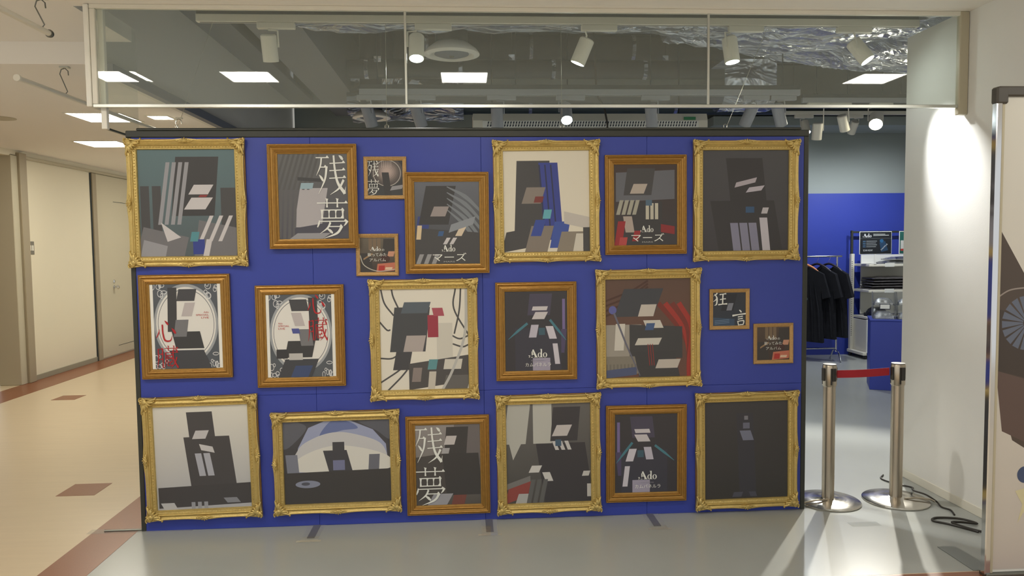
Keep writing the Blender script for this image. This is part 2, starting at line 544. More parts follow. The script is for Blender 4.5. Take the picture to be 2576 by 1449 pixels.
MB().bbox(X0 + 0.06, X1 - 0.05, 0.0, 0.09, 2.392, 2.408, 0.004).build('top_cap', M['black_trim'], dp)
MB().box(X0 + 0.03, X1 - 0.03, 0.021, 0.095, 0.001, 2.35).build('core', M['black_trim'], dp)
for x in (-0.93, 0.12, 1.13):
    MB().bbox(x - 0.08 - 0.022, x - 0.08 + 0.022, -0.20, 0.0, 0.0, 0.004, 0.001).build('foot_plate', M['foot_black'], dp)
for x in (1.2, 1.95):
    MB().prism([(0, 0), (0.0, 0.006), (0.5, 0.006), (0.5, 0)], -0.03, 0.03, Matrix.Translation((x - 0.08, 0.6, 0)) @ Matrix.Rotation(PI / 2, 4, 'Z')).build('rear_foot', M['black_trim'], dp)
tape = None
for k, (x, lb) in enumerate(((-0.93, 'clear tape over the dark floor strip, leftmost of three under the blue wall'), (0.12, 'clear tape over the dark floor strip, middle of three under the blue wall'), (1.13, 'clear tape over the dark floor strip, rightmost of three under the blue wall'))):
    o = MB().box(-0.05, 0.05, -0.13, 0.12, 0.0055, 0.0062).build('clear_tape', M['tape'], loc=(x, PANEL_Y - 0.125, 0))
    tag(o, lb, 'tape', 'tapes over the floor strips')
    MB().box(-0.07, 0.07, -0.145, -0.115, 0.0056, 0.0066).build('tape_end', M['tape'], o)
o = MB().box(-0.29, 0.33, -0.035, 0.035, 0.0018, 0.0026).build('clear_tape', M['tape'], loc=(-2.0, 4.515, 0))
tag(o, 'long clear tape strip across the brown floor border left of the blue wall', 'tape')
MB().bbox(-0.20, 0.03, -0.008, 0.008, 0.0028, 0.008, 0.002).build('metal_strip', M['alu_dark'], o)
o = MB().add([(-0.05, 0.0, 0), (0.05, 0.0, 0), (0.06, -0.30, 0), (-0.055, -0.30, 0), (-0.05, 0.0, 0.003), (0.05, 0.0, 0.003), (0.06, -0.30, 0.003), (-0.055, -0.30, 0.003)], [(3, 2, 1, 0), (4, 5, 6, 7), (0, 1, 5, 4), (1, 2, 6, 5), (2, 3, 7, 6), (3, 0, 4, 7)]).build('floor_plate', M['plate_grey'], loc=(2.64, 3.86, 0.0))
tag(o, 'flat grey plate taped to the floor near the banner stand', 'floor plate')
o = MB().box(-0.08, 0.10, -0.035, 0.03, 0.0018, 0.0026).build('clear_tape', M['tape'], loc=(2.36, 4.22, 0))
tag(o, 'small wrinkled piece of clear tape in front of the left barrier post', 'tape')


# ------------------------------------------------------------------ print helpers (flat artwork and lettering)
def crom(pts, n=6):
    P = [Vector(p) for p in pts]
    K = len(P)
    out = []
    for i in range(K):
        a, b, c, d = P[(i - 1) % K], P[i], P[(i + 1) % K], P[(i + 2) % K]
        for k in range(n):
            t = k / n
            out.append(tuple(0.5 * ((2 * b) + (c - a) * t + (2 * a - 5 * b + 4 * c - d) * t * t + (3 * b - a - 3 * c + d) * t ** 3)))
    return out


def clip(poly, x0=0.0, x1=1.0, y0=0.0, y1=1.0):
    def half(P, ins, cut):
        o = []
        for i in range(len(P)):
            a, b = P[i - 1], P[i]
            if ins(b):
                if not ins(a): o.append(cut(a, b))
                o.append(b)
            elif ins(a):
                o.append(cut(a, b))
        return o
    def cx(v): return lambda a, b: (v, a[1] + (b[1] - a[1]) * (v - a[0]) / (b[0] - a[0]))
    def cy(v): return lambda a, b: (a[0] + (b[0] - a[0]) * (v - a[1]) / (b[1] - a[1]), v)
    for ins, cut in ((lambda p: p[0] >= x0, cx(x0)), (lambda p: p[0] <= x1, cx(x1)), (lambda p: p[1] >= y0, cy(y0)), (lambda p: p[1] <= y1, cy(y1))):
        if len(poly) < 3: return []
        poly = half(poly, ins, cut)
    return poly if len(poly) >= 3 else []


def lift(c):
    return tuple(14 + v * 0.89 for v in c)


class Art:
    """Flat print of w x h metres centred on the origin in the xz plane; u to the right, v down."""
    def __init__(s, w, h):
        s.w, s.h, s.n, s.mb = w, h, 0, MB()

    def P(s, u, v):
        return ((u - 0.5) * s.w, -0.00004 * s.n, (0.5 - v) * s.h)

    def poly(s, rgb, pts, smooth=False, box=(0, 1, 0, 1)):
        if smooth: pts = crom(pts)
        pts = clip(list(pts), *box)
        if not pts: return s
        s.n += 1
        c = lin(lift(rgb))
        s.mb.add([s.P(u, v) for u, v in pts], [list(range(len(pts)))[::-1]], None, c)
        return s

    def grad(s, top, bot, u0=0, u1=1, v0=0, v1=1):
        s.n += 1
        a, b = lin(lift(top)), lin(lift(bot))
        s.mb.add([s.P(u0, v1), s.P(u1, v1), s.P(u1, v0), s.P(u0, v0)], [(0, 1, 2, 3)], None, [b, b, a, a])
        return s

    def ell(s, rgb, u, v, ru, rv, rot=0.0, n=28, box=(0, 1, 0, 1)):
        ca, sa = math.cos(rot), math.sin(rot)
        return s.poly(rgb, [(u + ru * math.cos(t) * ca - rv * math.sin(t) * sa, v + ru * math.cos(t) * sa + rv * math.sin(t) * ca) for t in [2 * PI * i / n for i in range(n)]], False, box)

    def soft(s, a, b, u, v, ru, rv, rings=9, rot=0.0):
        for k in range(rings):
            f = k / (rings - 1)
            g = f * f * (3 - 2 * f)
            c = tuple(b[i] + (a[i] - b[i]) * g for i in range(3))
            q = 1 - 0.85 * f
            s.ell(c, u, v, ru * q, rv * q, rot, 24)
        return s

    def ring(s, rgb, u, v, ru, rv, wd, n=48, box=(0, 1, 0, 1)):
        s.n += 1
        for i in range(n):
            t0, t1 = 2 * PI * i / n, 2 * PI * (i + 1) / n
            q = [(u + ru * math.cos(t0), v + rv * math.sin(t0)), (u + ru * math.cos(t1), v + rv * math.sin(t1)),
                 (u + (ru - wd) * math.cos(t1), v + (rv - wd) * math.sin(t1)), (u + (ru - wd) * math.cos(t0), v + (rv - wd) * math.sin(t0))]
            q = clip(q, *box)
            if q:
                s.mb.add([s.P(*p) for p in q], [list(range(len(q)))[::-1]], None, lin(rgb))
        return s

    def stroke(s, rgb, pts, wd, smooth=True, box=(0, 1, 0, 1)):
        s.n += 1
        for poly in stroke_polys(pts, wd, smooth, s.w / s.h):
            q = clip(poly, *box)
            if q: s.mb.add([s.P(*p) for p in q], [list(range(len(q)))[::-1]], None, lin(rgb))
        return s


def spline(pts, n=7):
    P = [Vector(p) for p in pts]
    P = [P[0] * 2 - P[1]] + P + [P[-1] * 2 - P[-2]]
    out = []
    for i in range(1, len(P) - 2):
        a, b, c, d = P[i - 1], P[i], P[i + 1], P[i + 2]
        for k in range(n):
            t = k / n
            out.append(0.5 * ((2 * b) + (c - a) * t + (2 * a - 5 * b + 4 * c - d) * t * t + (3 * b - a - 3 * c + d) * t ** 3))
    out.append(P[-2])
    return out


def stroke_polys(pts, wd, smooth=True, aspect=1.0):
    """quads along a path; wd one width or a list of widths at the path points."""
    S = spline(pts) if smooth and len(pts) > 2 else [Vector(p) for p in pts]
    if isinstance(wd, (int, float)): wd = [wd, wd]
    W = [wd[min(int(x), len(wd) - 2)] * (1 - (x - min(int(x), len(wd) - 2))) + wd[min(int(x), len(wd) - 2) + 1] * (x - min(int(x), len(wd) - 2)) for x in [i / (len(S) - 1) * (len(wd) - 1) for i in range(len(S))]]
    L, R = [], []
    for i, p in enumerate(S):
        t = (S[min(i + 1, len(S) - 1)] - S[max(i - 1, 0)])
        t = Vector((t[0] * aspect, t[1]))
        if t.length < 1e-9: t = Vector((1, 0))
        t.normalize()
        nrm = Vector((-t[1] / aspect, t[0]))
        L.append((p[0] + nrm[0] * W[i] / 2, p[1] + nrm[1] * W[i] / 2))
        R.append((p[0] - nrm[0] * W[i] / 2, p[1] - nrm[1] * W[i] / 2))
    return [[L[i], L[i + 1], R[i + 1], R[i]] for i in range(len(S) - 1)]


# glyphs as strokes in a unit box, v down: h = thin bar with a serif, v = thick bar, c = tapered curve
def H(x0, x1, y, t=0.026, sl=0.0):
    return [[(x0, y - t / 2), (x1, y - t / 2 - sl), (x1, y + t / 2 - sl), (x0, y + t / 2)], [(x1 + 0.02, y - sl + t / 2), (x1 - 0.11, y - sl + t / 2), (x1 - 0.055, y - sl - 0.055), (x1 - 0.03, y - sl - 0.045)]]
def V(x, y0, y1, t=0.07):
    return [[(x - t / 2 - 0.02, y0), (x + t / 2 + 0.02, y0 + 0.02), (x + t / 2, y0 + 0.045), (x + t / 2 - 0.012, (y0 + y1) / 2), (x + t / 2, y1), (x - t / 2, y1), (x - t / 2 + 0.012, (y0 + y1) / 2), (x - t / 2, y0 + 0.03)]]
def C(pts, wd):
    return stroke_polys(pts, wd)
def D(x0, y0, x1, y1, wd=0.09):
    return stroke_polys([(x0, y0), ((x0 + x1) / 2, (y0 + y1) / 2 - 0.01), (x1, y1)], [0.008, wd * 0.7, wd, wd * 0.55])
GLYPH = {
    'zan': H(0.0, 0.43, 0.075) + C([(0.19, 0.08), (0.15, 0.28), (0.01, 0.52)], [0.055, 0.05, 0.008]) + H(0.14, 0.36, 0.31)
    + C([(0.36, 0.29), (0.29, 0.62), (0.07, 0.98)], [0.075, 0.06, 0.008]) + D(0.10, 0.50, 0.24, 0.66, 0.075)
    + H(0.46, 0.97, 0.22, sl=0.02) + H(0.45, 0.97, 0.40, sl=0.02) + H(0.44, 0.99, 0.59, sl=0.02)
    + C([(0.60, 0.02), (0.63, 0.35), (0.72, 0.70), (0.95, 0.97)], [0.06, 0.065, 0.08, 0.095]) + C([(0.95, 0.98), (0.96, 0.9), (0.985, 0.80)], [0.06, 0.03, 0.006])
    + C([(0.92, 0.63), (0.76, 0.84), (0.46, 1.0)], [0.075, 0.055, 0.006]) + D(0.77, 0.02, 0.91, 0.13, 0.08),
    'mu': H(0.0, 1.0, 0.12) + V(0.33, 0.0, 0.23, 0.06) + V(0.67, 0.0, 0.23, 0.06) + V(0.16, 0.28, 0.51, 0.07) + V(0.84, 0.28, 0.51, 0.07) + V(0.39, 0.29, 0.5, 0.05) + V(0.61, 0.29, 0.5, 0.05)
    + H(0.14, 0.88, 0.295) + H(0.15, 0.86, 0.495) + H(0.06, 0.97, 0.575) + C([(0.07, 0.55), (0.05, 0.63), (0.0, 0.72)], [0.03, 0.06, 0.03]) + C([(0.99, 0.56), (0.93, 0.64), (0.86, 0.70)], [0.08, 0.05, 0.006])
    + C([(0.43, 0.60), (0.33, 0.74), (0.08, 0.88)], [0.065, 0.05, 0.006]) + H(0.38, 0.82, 0.705) + C([(0.81, 0.69), (0.64, 0.87), (0.20, 1.0)], [0.085, 0.06, 0.006]) + D(0.30, 0.75, 0.50, 0.87, 0.075),
    'shin': C([(0.16, 0.42), (0.12, 0.6), (0.0, 0.80)], [0.02, 0.06, 0.03]) + C([(0.32, 0.2), (0.34, 0.62), (0.44, 0.92), (0.70, 0.93), (0.80, 0.70)], [0.075, 0.075, 0.08, 0.06, 0.01])
    + D(0.44, 0.02, 0.62, 0.22, 0.10) + D(0.78, 0.36, 0.98, 0.62, 0.12),
    'zou': C([(0.06, 0.14), (0.06, 0.62), (0.0, 1.0)], [0.05, 0.05, 0.01]) + V(0.27, 0.13, 0.96, 0.06) + H(0.05, 0.29, 0.15) + H(0.06, 0.27, 0.38) + H(0.06, 0.27, 0.60) + H(0.36, 1.0, 0.12) + V(0.54, 0.0, 0.22, 0.05) + V(0.80, 0.0, 0.22, 0.05)
    + H(0.40, 0.99, 0.30) + C([(0.41, 0.30), (0.41, 0.66), (0.33, 1.0)], [0.05, 0.045, 0.01]) + V(0.50, 0.40, 0.88, 0.05) + H(0.48, 0.73, 0.415) + H(0.48, 0.73, 0.55) + H(0.48, 0.73, 0.71) + H(0.48, 0.74, 0.87) + V(0.61, 0.42, 0.55, 0.04) + V(0.61, 0.71, 0.87, 0.04) + V(0.70, 0.55, 0.71, 0.04)
    + C([(0.75, 0.20), (0.79, 0.60), (0.98, 0.97)], [0.05, 0.06, 0.07]) + C([(0.98, 0.97), (0.985, 0.9), (1.0, 0.82)], [0.05, 0.02, 0.005]) + C([(0.93, 0.50), (0.82, 0.78), (0.60, 1.0)], [0.06, 0.045, 0.006]) + D(0.86, 0.15, 0.97, 0.26, 0.07),
    'kyo': C([(0.30, 0.02), (0.20, 0.14), (0.03, 0.25)], [0.10, 0.08, 0.02]) + C([(0.10, 0.10), (0.27, 0.40), (0.24, 0.85), (0.08, 0.96)], [0.04, 0.11, 0.10, 0.02]) + C([(0.26, 0.42), (0.16, 0.56), (0.0, 0.68)], [0.08, 0.07, 0.02])
    + C([(0.46, 0.15), (0.7, 0.11), (0.93, 0.08)], [0.09, 0.06, 0.10]) + C([(0.70, 0.12), (0.68, 0.5), (0.67, 0.86)], [0.10, 0.085, 0.10]) + C([(0.48, 0.52), (0.7, 0.48), (0.90, 0.46)], [0.08, 0.06, 0.09]) + C([(0.36, 0.90), (0.7, 0.86), (1.0, 0.84)], [0.10, 0.07, 0.12]),
    'gen': C([(0.52, 0.0), (0.60, 0.06), (0.68, 0.15)], [0.05, 0.10, 0.09]) + C([(0.02, 0.36), (0.5, 0.29), (1.0, 0.24)], [0.12, 0.07, 0.10]) + C([(0.42, 0.45), (0.6, 0.42), (0.78, 0.40)], [0.07, 0.06, 0.08]) + C([(0.42, 0.59), (0.6, 0.56), (0.78, 0.54)], [0.07, 0.06, 0.08])
    + C([(0.40, 0.70), (0.44, 0.85), (0.47, 0.99)], [0.07, 0.07, 0.06]) + C([(0.42, 0.73), (0.65, 0.69), (0.86, 0.68)], [0.06, 0.06, 0.08]) + C([(0.86, 0.68), (0.84, 0.82), (0.78, 0.96)], [0.08, 0.08, 0.06]) + C([(0.46, 0.96), (0.62, 0.94), (0.80, 0.93)], [0.05, 0.06, 0.06]),
}
def ringpoly(cx_, cy_, ro, so, ri, si, n=22):
    out = []
    for i in range(n):
        a, b = 2 * PI * i / n, 2 * PI * (i + 1) / n
        out.append([(cx_ + ro * math.cos(a), cy_ + so * math.sin(a)), (cx_ + ro * math.cos(b), cy_ + so * math.sin(b)), (cx_ + ri * math.cos(b), cy_ + si * math.sin(b)), (cx_ + ri * math.cos(a), cy_ + si * math.sin(a))])
    return out
# serif logotype "Ado" with a clipped first letter and a small hook at its left
GLYPH['logo'] = ([[(0.20, 0.12), (0.27, 0.02), (0.47, 0.93), (0.36, 0.93)], [(0.31, 0.92), (0.50, 0.92), (0.50, 0.97), (0.31, 0.97)], [(0.215, 0.52), (0.33, 0.62), (0.34, 0.67), (0.20, 0.60)], [(0.17, 0.30), (0.22, 0.22), (0.23, 0.60), (0.20, 0.78), (0.17, 0.62)],
                  [(0.0, 0.72), (0.09, 0.72), (0.09, 0.78), (0.05, 0.98), (0.02, 0.98), (0.055, 0.78), (0.0, 0.78)], [(0.13, 0.92), (0.24, 0.92), (0.24, 0.97), (0.13, 0.97)]]
                 + ringpoly(0.60, 0.70, 0.105, 0.28, 0.045, 0.24) + [[(0.655, 0.04), (0.725, 0.0), (0.725, 0.97), (0.655, 0.97)], [(0.61, 0.03), (0.70, 0.0), (0.70, 0.06), (0.61, 0.06)], [(0.70, 0.92), (0.77, 0.92), (0.77, 0.97), (0.70, 0.97)]]
                 + ringpoly(0.885, 0.70, 0.115, 0.28, 0.052, 0.24))


def lettering(parent, items, w, h, name='lettering'):
    """items: (glyph or text, rgb, u0, u1, v0, v1); one flat print child in front of the picture."""
    mb = MB()
    k = 0
    for g, rgb, u0, u1, v0, v1 in items:
        k += 1
        y = -0.0030 - 0.0001 * k
        c = lin(rgb)
        if g in GLYPH:
            for pi_, poly in enumerate(GLYPH[g]):
                y = -0.0030 - 0.0001 * k - 0.000008 * pi_
                q = [(u0 + (u1 - u0) * a, v0 + (v1 - v0) * b) for a, b in poly]
                q = clip(q)
                if q:
                    mb.add([((a - 0.5) * w, y, (0.5 - b) * h) for a, b in q], [list(range(len(q)))], None, c)
        else:
            cu_ = bpy.data.curves.new('t', 'FONT')
            cu_.body = g
            ob = bpy.data.objects.new('t', cu_)
            COL.objects.link(ob)
            bpy.context.view_layer.update()
            me = bpy.data.meshes.new_from_object(ob.evaluated_get(bpy.context.evaluated_depsgraph_get()))
            vs = [v.co.copy() for v in me.vertices]
            if vs:
                ax, bx = min(v.x for v in vs), max(v.x for v in vs)
                ay, by = min(v.y for v in vs), max(v.y for v in vs)
                mb.add([(((u0 + (u1 - u0) * (v.x - ax) / (bx - ax)) - 0.5) * w, y, (0.5 - (v1 + (v0 - v1) * (v.y - ay) / max(1e-6, by - ay))) * h) for v in vs], [list(p.vertices) for p in me.polygons], None, c)
            bpy.data.objects.remove(ob)
            bpy.data.meshes.remove(me)
            bpy.data.curves.remove(cu_)
    return mb.build(name, M['ink'], parent)


# ------------------------------------------------------------------ picture frames
def frame_loop(w, h, prof, wav=None, n=40):
    """mitred moulding: prof = [(inset from the outer edge, y)], wav(s) widens the outer edge along a side."""
    mb = MB()
    sides = [((-w / 2, h / 2), (w / 2, h / 2), (0, -1)), ((w / 2, h / 2), (w / 2, -h / 2), (-1, 0)), ((w / 2, -h / 2), (-w / 2, -h / 2), (0, 1)), ((-w / 2, -h / 2), (-w / 2, h / 2), (1, 0))]
    for (a, b, inn) in sides:
        a, b = Vector(a), Vector(b)
        d = (b - a)
        ln = d.length
        d.normalize()
        inn = Vector(inn)
        V_, F_ = [], []
        for i in range(n + 1):
            s = i / n
            for k, (ins, y) in enumerate(prof):
                off = ins
                if wav:
                    wt = max(0.0, 1 - ins / 0.030)
                    off = ins + wav(s) * wt
                t = ins + (ln - 2 * ins) * s
                p = a + d * t + inn * off
                V_.append((p[0], y, p[1]))
        K = len(prof)
        for i in range(n):
            for k in range(K - 1):
                F_.append((i * K + k, i * K + k + 1, (i + 1) * K + k + 1, (i + 1) * K + k))
        mb.add(V_, F_)
    return mb


def bead_rows(w, h, inset, y, r, step, elong=1.0):
    mb = MB()
    oct_f = [(0, 2, 4), (2, 1, 4), (1, 3, 4), (3, 0, 4)]
    for (ax, s) in (('x', 1), ('x', -1), ('z', 1), ('z', -1)):
        L = (w if ax == 'x' else h) / 2 - inset
        o = s * ((h if ax == 'x' else w) / 2 - inset)
        m = int(2 * L / step)
        for i in range(m):
            t = -L + (i + 0.5) * (2 * L / m)
            e = r * elong
            if ax == 'x':
                mb.add([(t - e, y, o), (t + e, y, o), (t, y, o - r), (t, y, o + r), (t, y - r, o)], oct_f)
            else:
                mb.add([(o - r, y, t), (o + r, y, t), (o, y, t - e), (o, y, t + e), (o, y - r, t)], oct_f)
    return mb


def corner_ornament():
    """carved acanthus corner, pointing to (-1, +1), origin at the outer corner."""
    mb = MB()
    mb.ball((0.030, -0.034, -0.030), 0.016, 0.009, 0.016, 10, 6)
    for a, ln, wd in ((0, 0.052, 0.010), (18, 0.070, 0.008), (-14, 0.030, 0.009), (-90, 0.052, 0.010), (-108, 0.070, 0.008), (-76, 0.030, 0.009), (-45, 0.026, 0.010), (135, 0.026, 0.012), (95, 0.024, 0.010), (175, 0.024, 0.010), (-30, 0.040, 0.007), (-60, 0.040, 0.007)):
        r = math.radians(a)
        mtx = Matrix.Translation((0.030, -0.031, -0.030)) @ Matrix.Rotation(-r, 4, 'Y')
        mb.ball((ln * 0.55, 0, 0), ln * 0.5, 0.009, wd, 8, 6, mtx)
        mb.ball((ln * 1.0, 0, wd * 0.6), wd * 0.7, 0.008, wd * 0.7, 7, 5, mtx)
    sp = []
    for i in range(14):
        t = i / 13 * 4.6
        rr = 0.018 * (1 - i / 18)
        sp.append((0.016 + rr * math.cos(t + 2), -0.038, -0.016 + rr * math.sin(t + 2)))
    mb.tube(sp, 0.0035, 6)
    return mb


def center_ornament():
    mb = MB()
    for a in (-62, -32, 0, 32, 62):
        r = math.radians(a)
        mtx = Matrix.Translation((0, -0.030, -0.026)) @ Matrix.Rotation(r, 4, 'Y')
        mb.ball((0, 0, 0.014), 0.006, 0.008, 0.016, 8, 6, mtx)
    for s in (-1, 1):
        mb.ball((s * 0.024, -0.028, -0.020), 0.018, 0.007, 0.006, 8, 6)
        mb.ball((s * 0.042, -0.027, -0.016), 0.010, 0.006, 0.005, 8, 6)
    return mb


def wav_ornate(s):
    # outer edge swells at corners and centre, draws in between
    e = min(s, 1 - s)
    corner = math.exp(-(e / 0.10) ** 2)
    mid = math.exp(-((s - 0.5) / 0.10) ** 2)
    return 0.010 - 0.010 * max(corner, mid * 0.85)


corner_mesh = None
center_mesh = None


def shared(builder, key):
    global corner_mesh, center_mesh
    o = builder().build(key, M['gold_ornate'], None, True)
    me = o.data
    bpy.data.objects.remove(o)
    return me


def ornate(label, x, z, w, h, art, letters=None, tilt=0.0, off=0.0):
    global corner_mesh, center_mesh
    if corner_mesh is None:
        corner_mesh = shared(corner_ornament, 'corner_ornament')
        center_mesh = shared(center_ornament, 'center_ornament')
    t = thing('ornate_picture_frame', label, 'picture frame', (x, PANEL_Y - 0.001 - off, z), (0, -math.radians(tilt), 0), 'ornate gold frames on the blue wall')
    prof = [(0.006, 0.0), (0.006, -0.016), (0.000, -0.020), (0.003, -0.030), (0.010, -0.031), (0.018, -0.026), (0.028, -0.024), (0.036, -0.029), (0.040, -0.031), (0.043, -0.029), (0.045, -0.022), (0.058, -0.019), (0.060, -0.021), (0.063, -0.021), (0.066, -0.017), (0.067, -0.006)]
    f = frame_loop(w, h, prof, wav_ornate, 48).build('moulding', M['gold_ornate'], t, True)
    bk = MB()
    for a, b, c, d in ((-w / 2 + 0.006, w / 2 - 0.006, h / 2 - 0.03, h / 2 - 0.006), (-w / 2 + 0.006, w / 2 - 0.006, -h / 2 + 0.006, -h / 2 + 0.03), (-w / 2 + 0.006, -w / 2 + 0.03, -h / 2 + 0.03, h / 2 - 0.03), (w / 2 - 0.03, w / 2 - 0.006, -h / 2 + 0.03, h / 2 - 0.03)):
        bk.box(a, b, -0.015, 0.0, c, d)
    bk.build('rear_frame', M['gold_bronze'], t)
    b = bead_rows(w, h, 0.0515, -0.0195, 0.0045, 0.017, 1.5).build('carved_beading', M['gold_ornate'], t)
    b['kind'] = 'stuff'
    for sx, sz in ((-1, 1), (1, 1), (1, -1), (-1, -1)):
        o = bpy.data.objects.new('corner_ornament', corner_mesh)
        COL.objects.link(o)
        o.parent = f
        o.location = (sx * (w / 2 - 0.001), 0, sz * (h / 2 - 0.001))
        o.scale = (-sx, 1, sz)
    for k, (px, pz) in enumerate(((0, h / 2), (w / 2, 0), (0, -h / 2), (-w / 2, 0))):
        o = bpy.data.objects.new('center_ornament', center_mesh)
        COL.objects.link(o)
        o.parent = f
        o.location = (px, 0, pz)
        o.rotation_euler = (0, k * PI / 2, 0)
    aw, ah = w - 2 * 0.064, h - 2 * 0.064
    A = Art(aw, ah)
    art(A)
    p = A.mb.build('picture', M['print'], t, loc=(0, -0.010, 0))
    if letters:
        lettering(p, letters, aw, ah)
    return t


def plain(label, x, z, w, h, art, letters=None, tilt=0.0, off=0.0, mat_w=0.0):
    t = thing('gilt_picture_frame', label, 'picture frame', (x, PANEL_Y - 0.001 - off, z), (0, -math.radians(tilt), 0), 'plain bronze-gold frames on the blue wall')
    prof = [(0.0, 0.0), (0.0, -0.020), (0.002, -0.022), (0.005, -0.022), (0.007, -0.020), (0.009, -0.024), (0.014, -0.026), (0.017, -0.023), (0.021, -0.018), (0.028, -0.016), (0.033, -0.018), (0.035, -0.022), (0.039, -0.024), (0.042, -0.022), (0.043, -0.018), (0.046, -0.019), (0.048, -0.018), (0.050, -0.013), (0.056, -0.011), (0.059, -0.006)]
    frame_loop(w, h, prof, None, 1).build('moulding', M['gold_bronze'], t)
    b = bead_rows(w, h, 0.0545, -0.0115, 0.0017, 0.005).build('beading', M['gold_ornate'], t)
    b['kind'] = 'stuff'
    aw, ah = w - 2 * 0.057, h - 2 * 0.057
    if mat_w:
        MB().box(-aw / 2, aw / 2, -0.0065, -0.004, -ah / 2, ah / 2).build('mount_board', M['white_card'], t)
        aw -= 2 * mat_w
    A = Art(aw, ah)
    art(A)
    p = A.mb.build('picture', M['print'], t, loc=(0, -0.0075, 0))
    if letters:
        lettering(p, letters, aw, ah)
    return t


def small(label, x, z, art, letters, tilt=0.0):
    w = h = 0.254
    t = thing('small_square_frame', label, 'picture frame', (x, PANEL_Y - 0.001, z), (0, -math.radians(tilt), 0), 'small square frames on the blue wall')
    prof = [(0.0, 0.0), (0.0, -0.011), (0.002, -0.014), (0.007, -0.015), (0.009, -0.013), (0.014, -0.012), (0.017, -0.011), (0.019, -0.009), (0.023, -0.008), (0.024, -0.003)]
    frame_loop(w, h, prof, None, 1).build('moulding', M['gold_small'], t)
    b = bead_rows(w, h, 0.0045, -0.0145, 0.0022, 0.011, 1.8).build('beading', M['gold_small'], t)
    b['kind'] = 'stuff'
    aw = w - 0.046
    A = Art(aw, aw)
    art(A)
    p = A.mb.build('picture', M['print'], t, loc=(0, -0.0045, 0))
    lettering(p, letters, aw, aw)
    return t


# abstract stand-in pictures: plain blocks, bars and discs of colour
WHITE = (232, 227, 212)
BLUE, TEAL, RED, SLATE = (44, 58, 140), (78, 140, 150), (150, 36, 40), (74, 78, 96)


def BK(a, rgb, u0, v0, u1, v1, sk=0.0, sv=0.0):
    return a.poly(rgb, [(u0 + sk, v0), (u1 + sk, v0 + sv), (u1 - sk, v1 + sv), (u0 - sk, v1)])


def bars(a, rgb, u0, v0, u1, v1, n, duty=0.5, sk=0.0, vertical=True):
    for k in range(n):
        if vertical:
            s = (u1 - u0) / n
            BK(a, rgb, u0 + s * k, v0, u0 + s * (k + duty), v1, sk)
        else:
            s = (v1 - v0) / n
            BK(a, rgb, u0, v0 + s * k, u1, v0 + s * (k + duty), 0, sk)
    return a


CHAR, GREY, MID, PALE = (66, 65, 66), (110, 109, 113), (150, 150, 156), (204, 200, 202)
INK = (54, 53, 54)


def art_teal(a):
    a.grad((88, 114, 120), (78, 88, 92))
    bars(a, CHAR, 0.02, 0.34, 0.26, 1.0, 2, 0.75)
    BK(a, CHAR, 0.84, 0.36, 1.0, 1.0)
    BK(a, INK, 0.36, 0.07, 0.80, 0.62, 0.03)
    bars(a, MID, 0.24, 0.12, 0.50, 0.70, 4, 0.62, 0.05)
    BK(a, PALE, 0.54, 0.33, 0.74, 0.42, 0.03)
    BK(a, PALE, 0.50, 0.45, 0.72, 0.56, 0.04)
    BK(a, (140, 50, 50), 0.62, 0.425, 0.70, 0.445, 0.01)
    BK(a, GREY, 0.0, 0.72, 0.46, 1.0, 0.04, 0.10)
    BK(a, MID, 0.02, 0.84, 0.26, 1.0, 0.02, 0.06)
    a.poly(PALE, [(0.22, 0.68), (0.42, 0.82), (0.28, 0.86)])
    BK(a, GREY, 0.58, 0.66, 1.0, 1.0, 0.03, 0.08)
    bars(a, PALE, 0.66, 0.62, 0.96, 0.86, 3, 0.4, 0.06)
    BK(a, BLUE, 0.54, 0.84, 0.66, 0.98)
    BK(a, TEAL, 0.52, 0.77, 0.60, 0.86, 0.01)
    BK(a, PALE, 0.66, 0.84, 0.72, 1.0, 0.02)


def art_lines(a):
    a.grad((98, 98, 98), (74, 74, 84))
    BK(a, (176, 172, 176), 0.26, 0.40, 0.66, 0.86, 0.05)
    bars(a, (82, 82, 82), 0.0, 0.0, 0.56, 0.42, 8, 0.5, 0.08)
    bars(a, (90, 89, 92), 0.0, 0.42, 0.28, 1.0, 4, 0.6, 0.02)
    BK(a, (60, 60, 62), 0.28, 0.27, 0.62, 0.31, 0.0, 0.02)
    BK(a, (150, 176, 188), 0.32, 0.34, 0.50, 0.41, 0.01)
    BK(a, (70, 70, 82), 0.22, 0.87, 1.0, 1.0, 0.0, -0.10)
    BK(a, MID, 0.20, 0.93, 0.68, 1.0, 0.06)


def art_moon(a):
    a.grad((48, 48, 50), (58, 60, 62))
    a.soft((186, 166, 158), (78, 72, 70), 0.55, 0.32, 0.46, 0.42)
    bars(a, (200, 186, 178), 0.40, 0.0, 0.72, 0.20, 6, 0.18)
    a.ring((176, 172, 166), 0.55, 0.36, 0.40, 0.38, 0.02)
    BK(a, INK, 0.44, 0.34, 0.64, 1.0, -0.04)
    BK(a, MID, 0.66, 0.74, 1.0, 0.86, 0.03, -0.05)


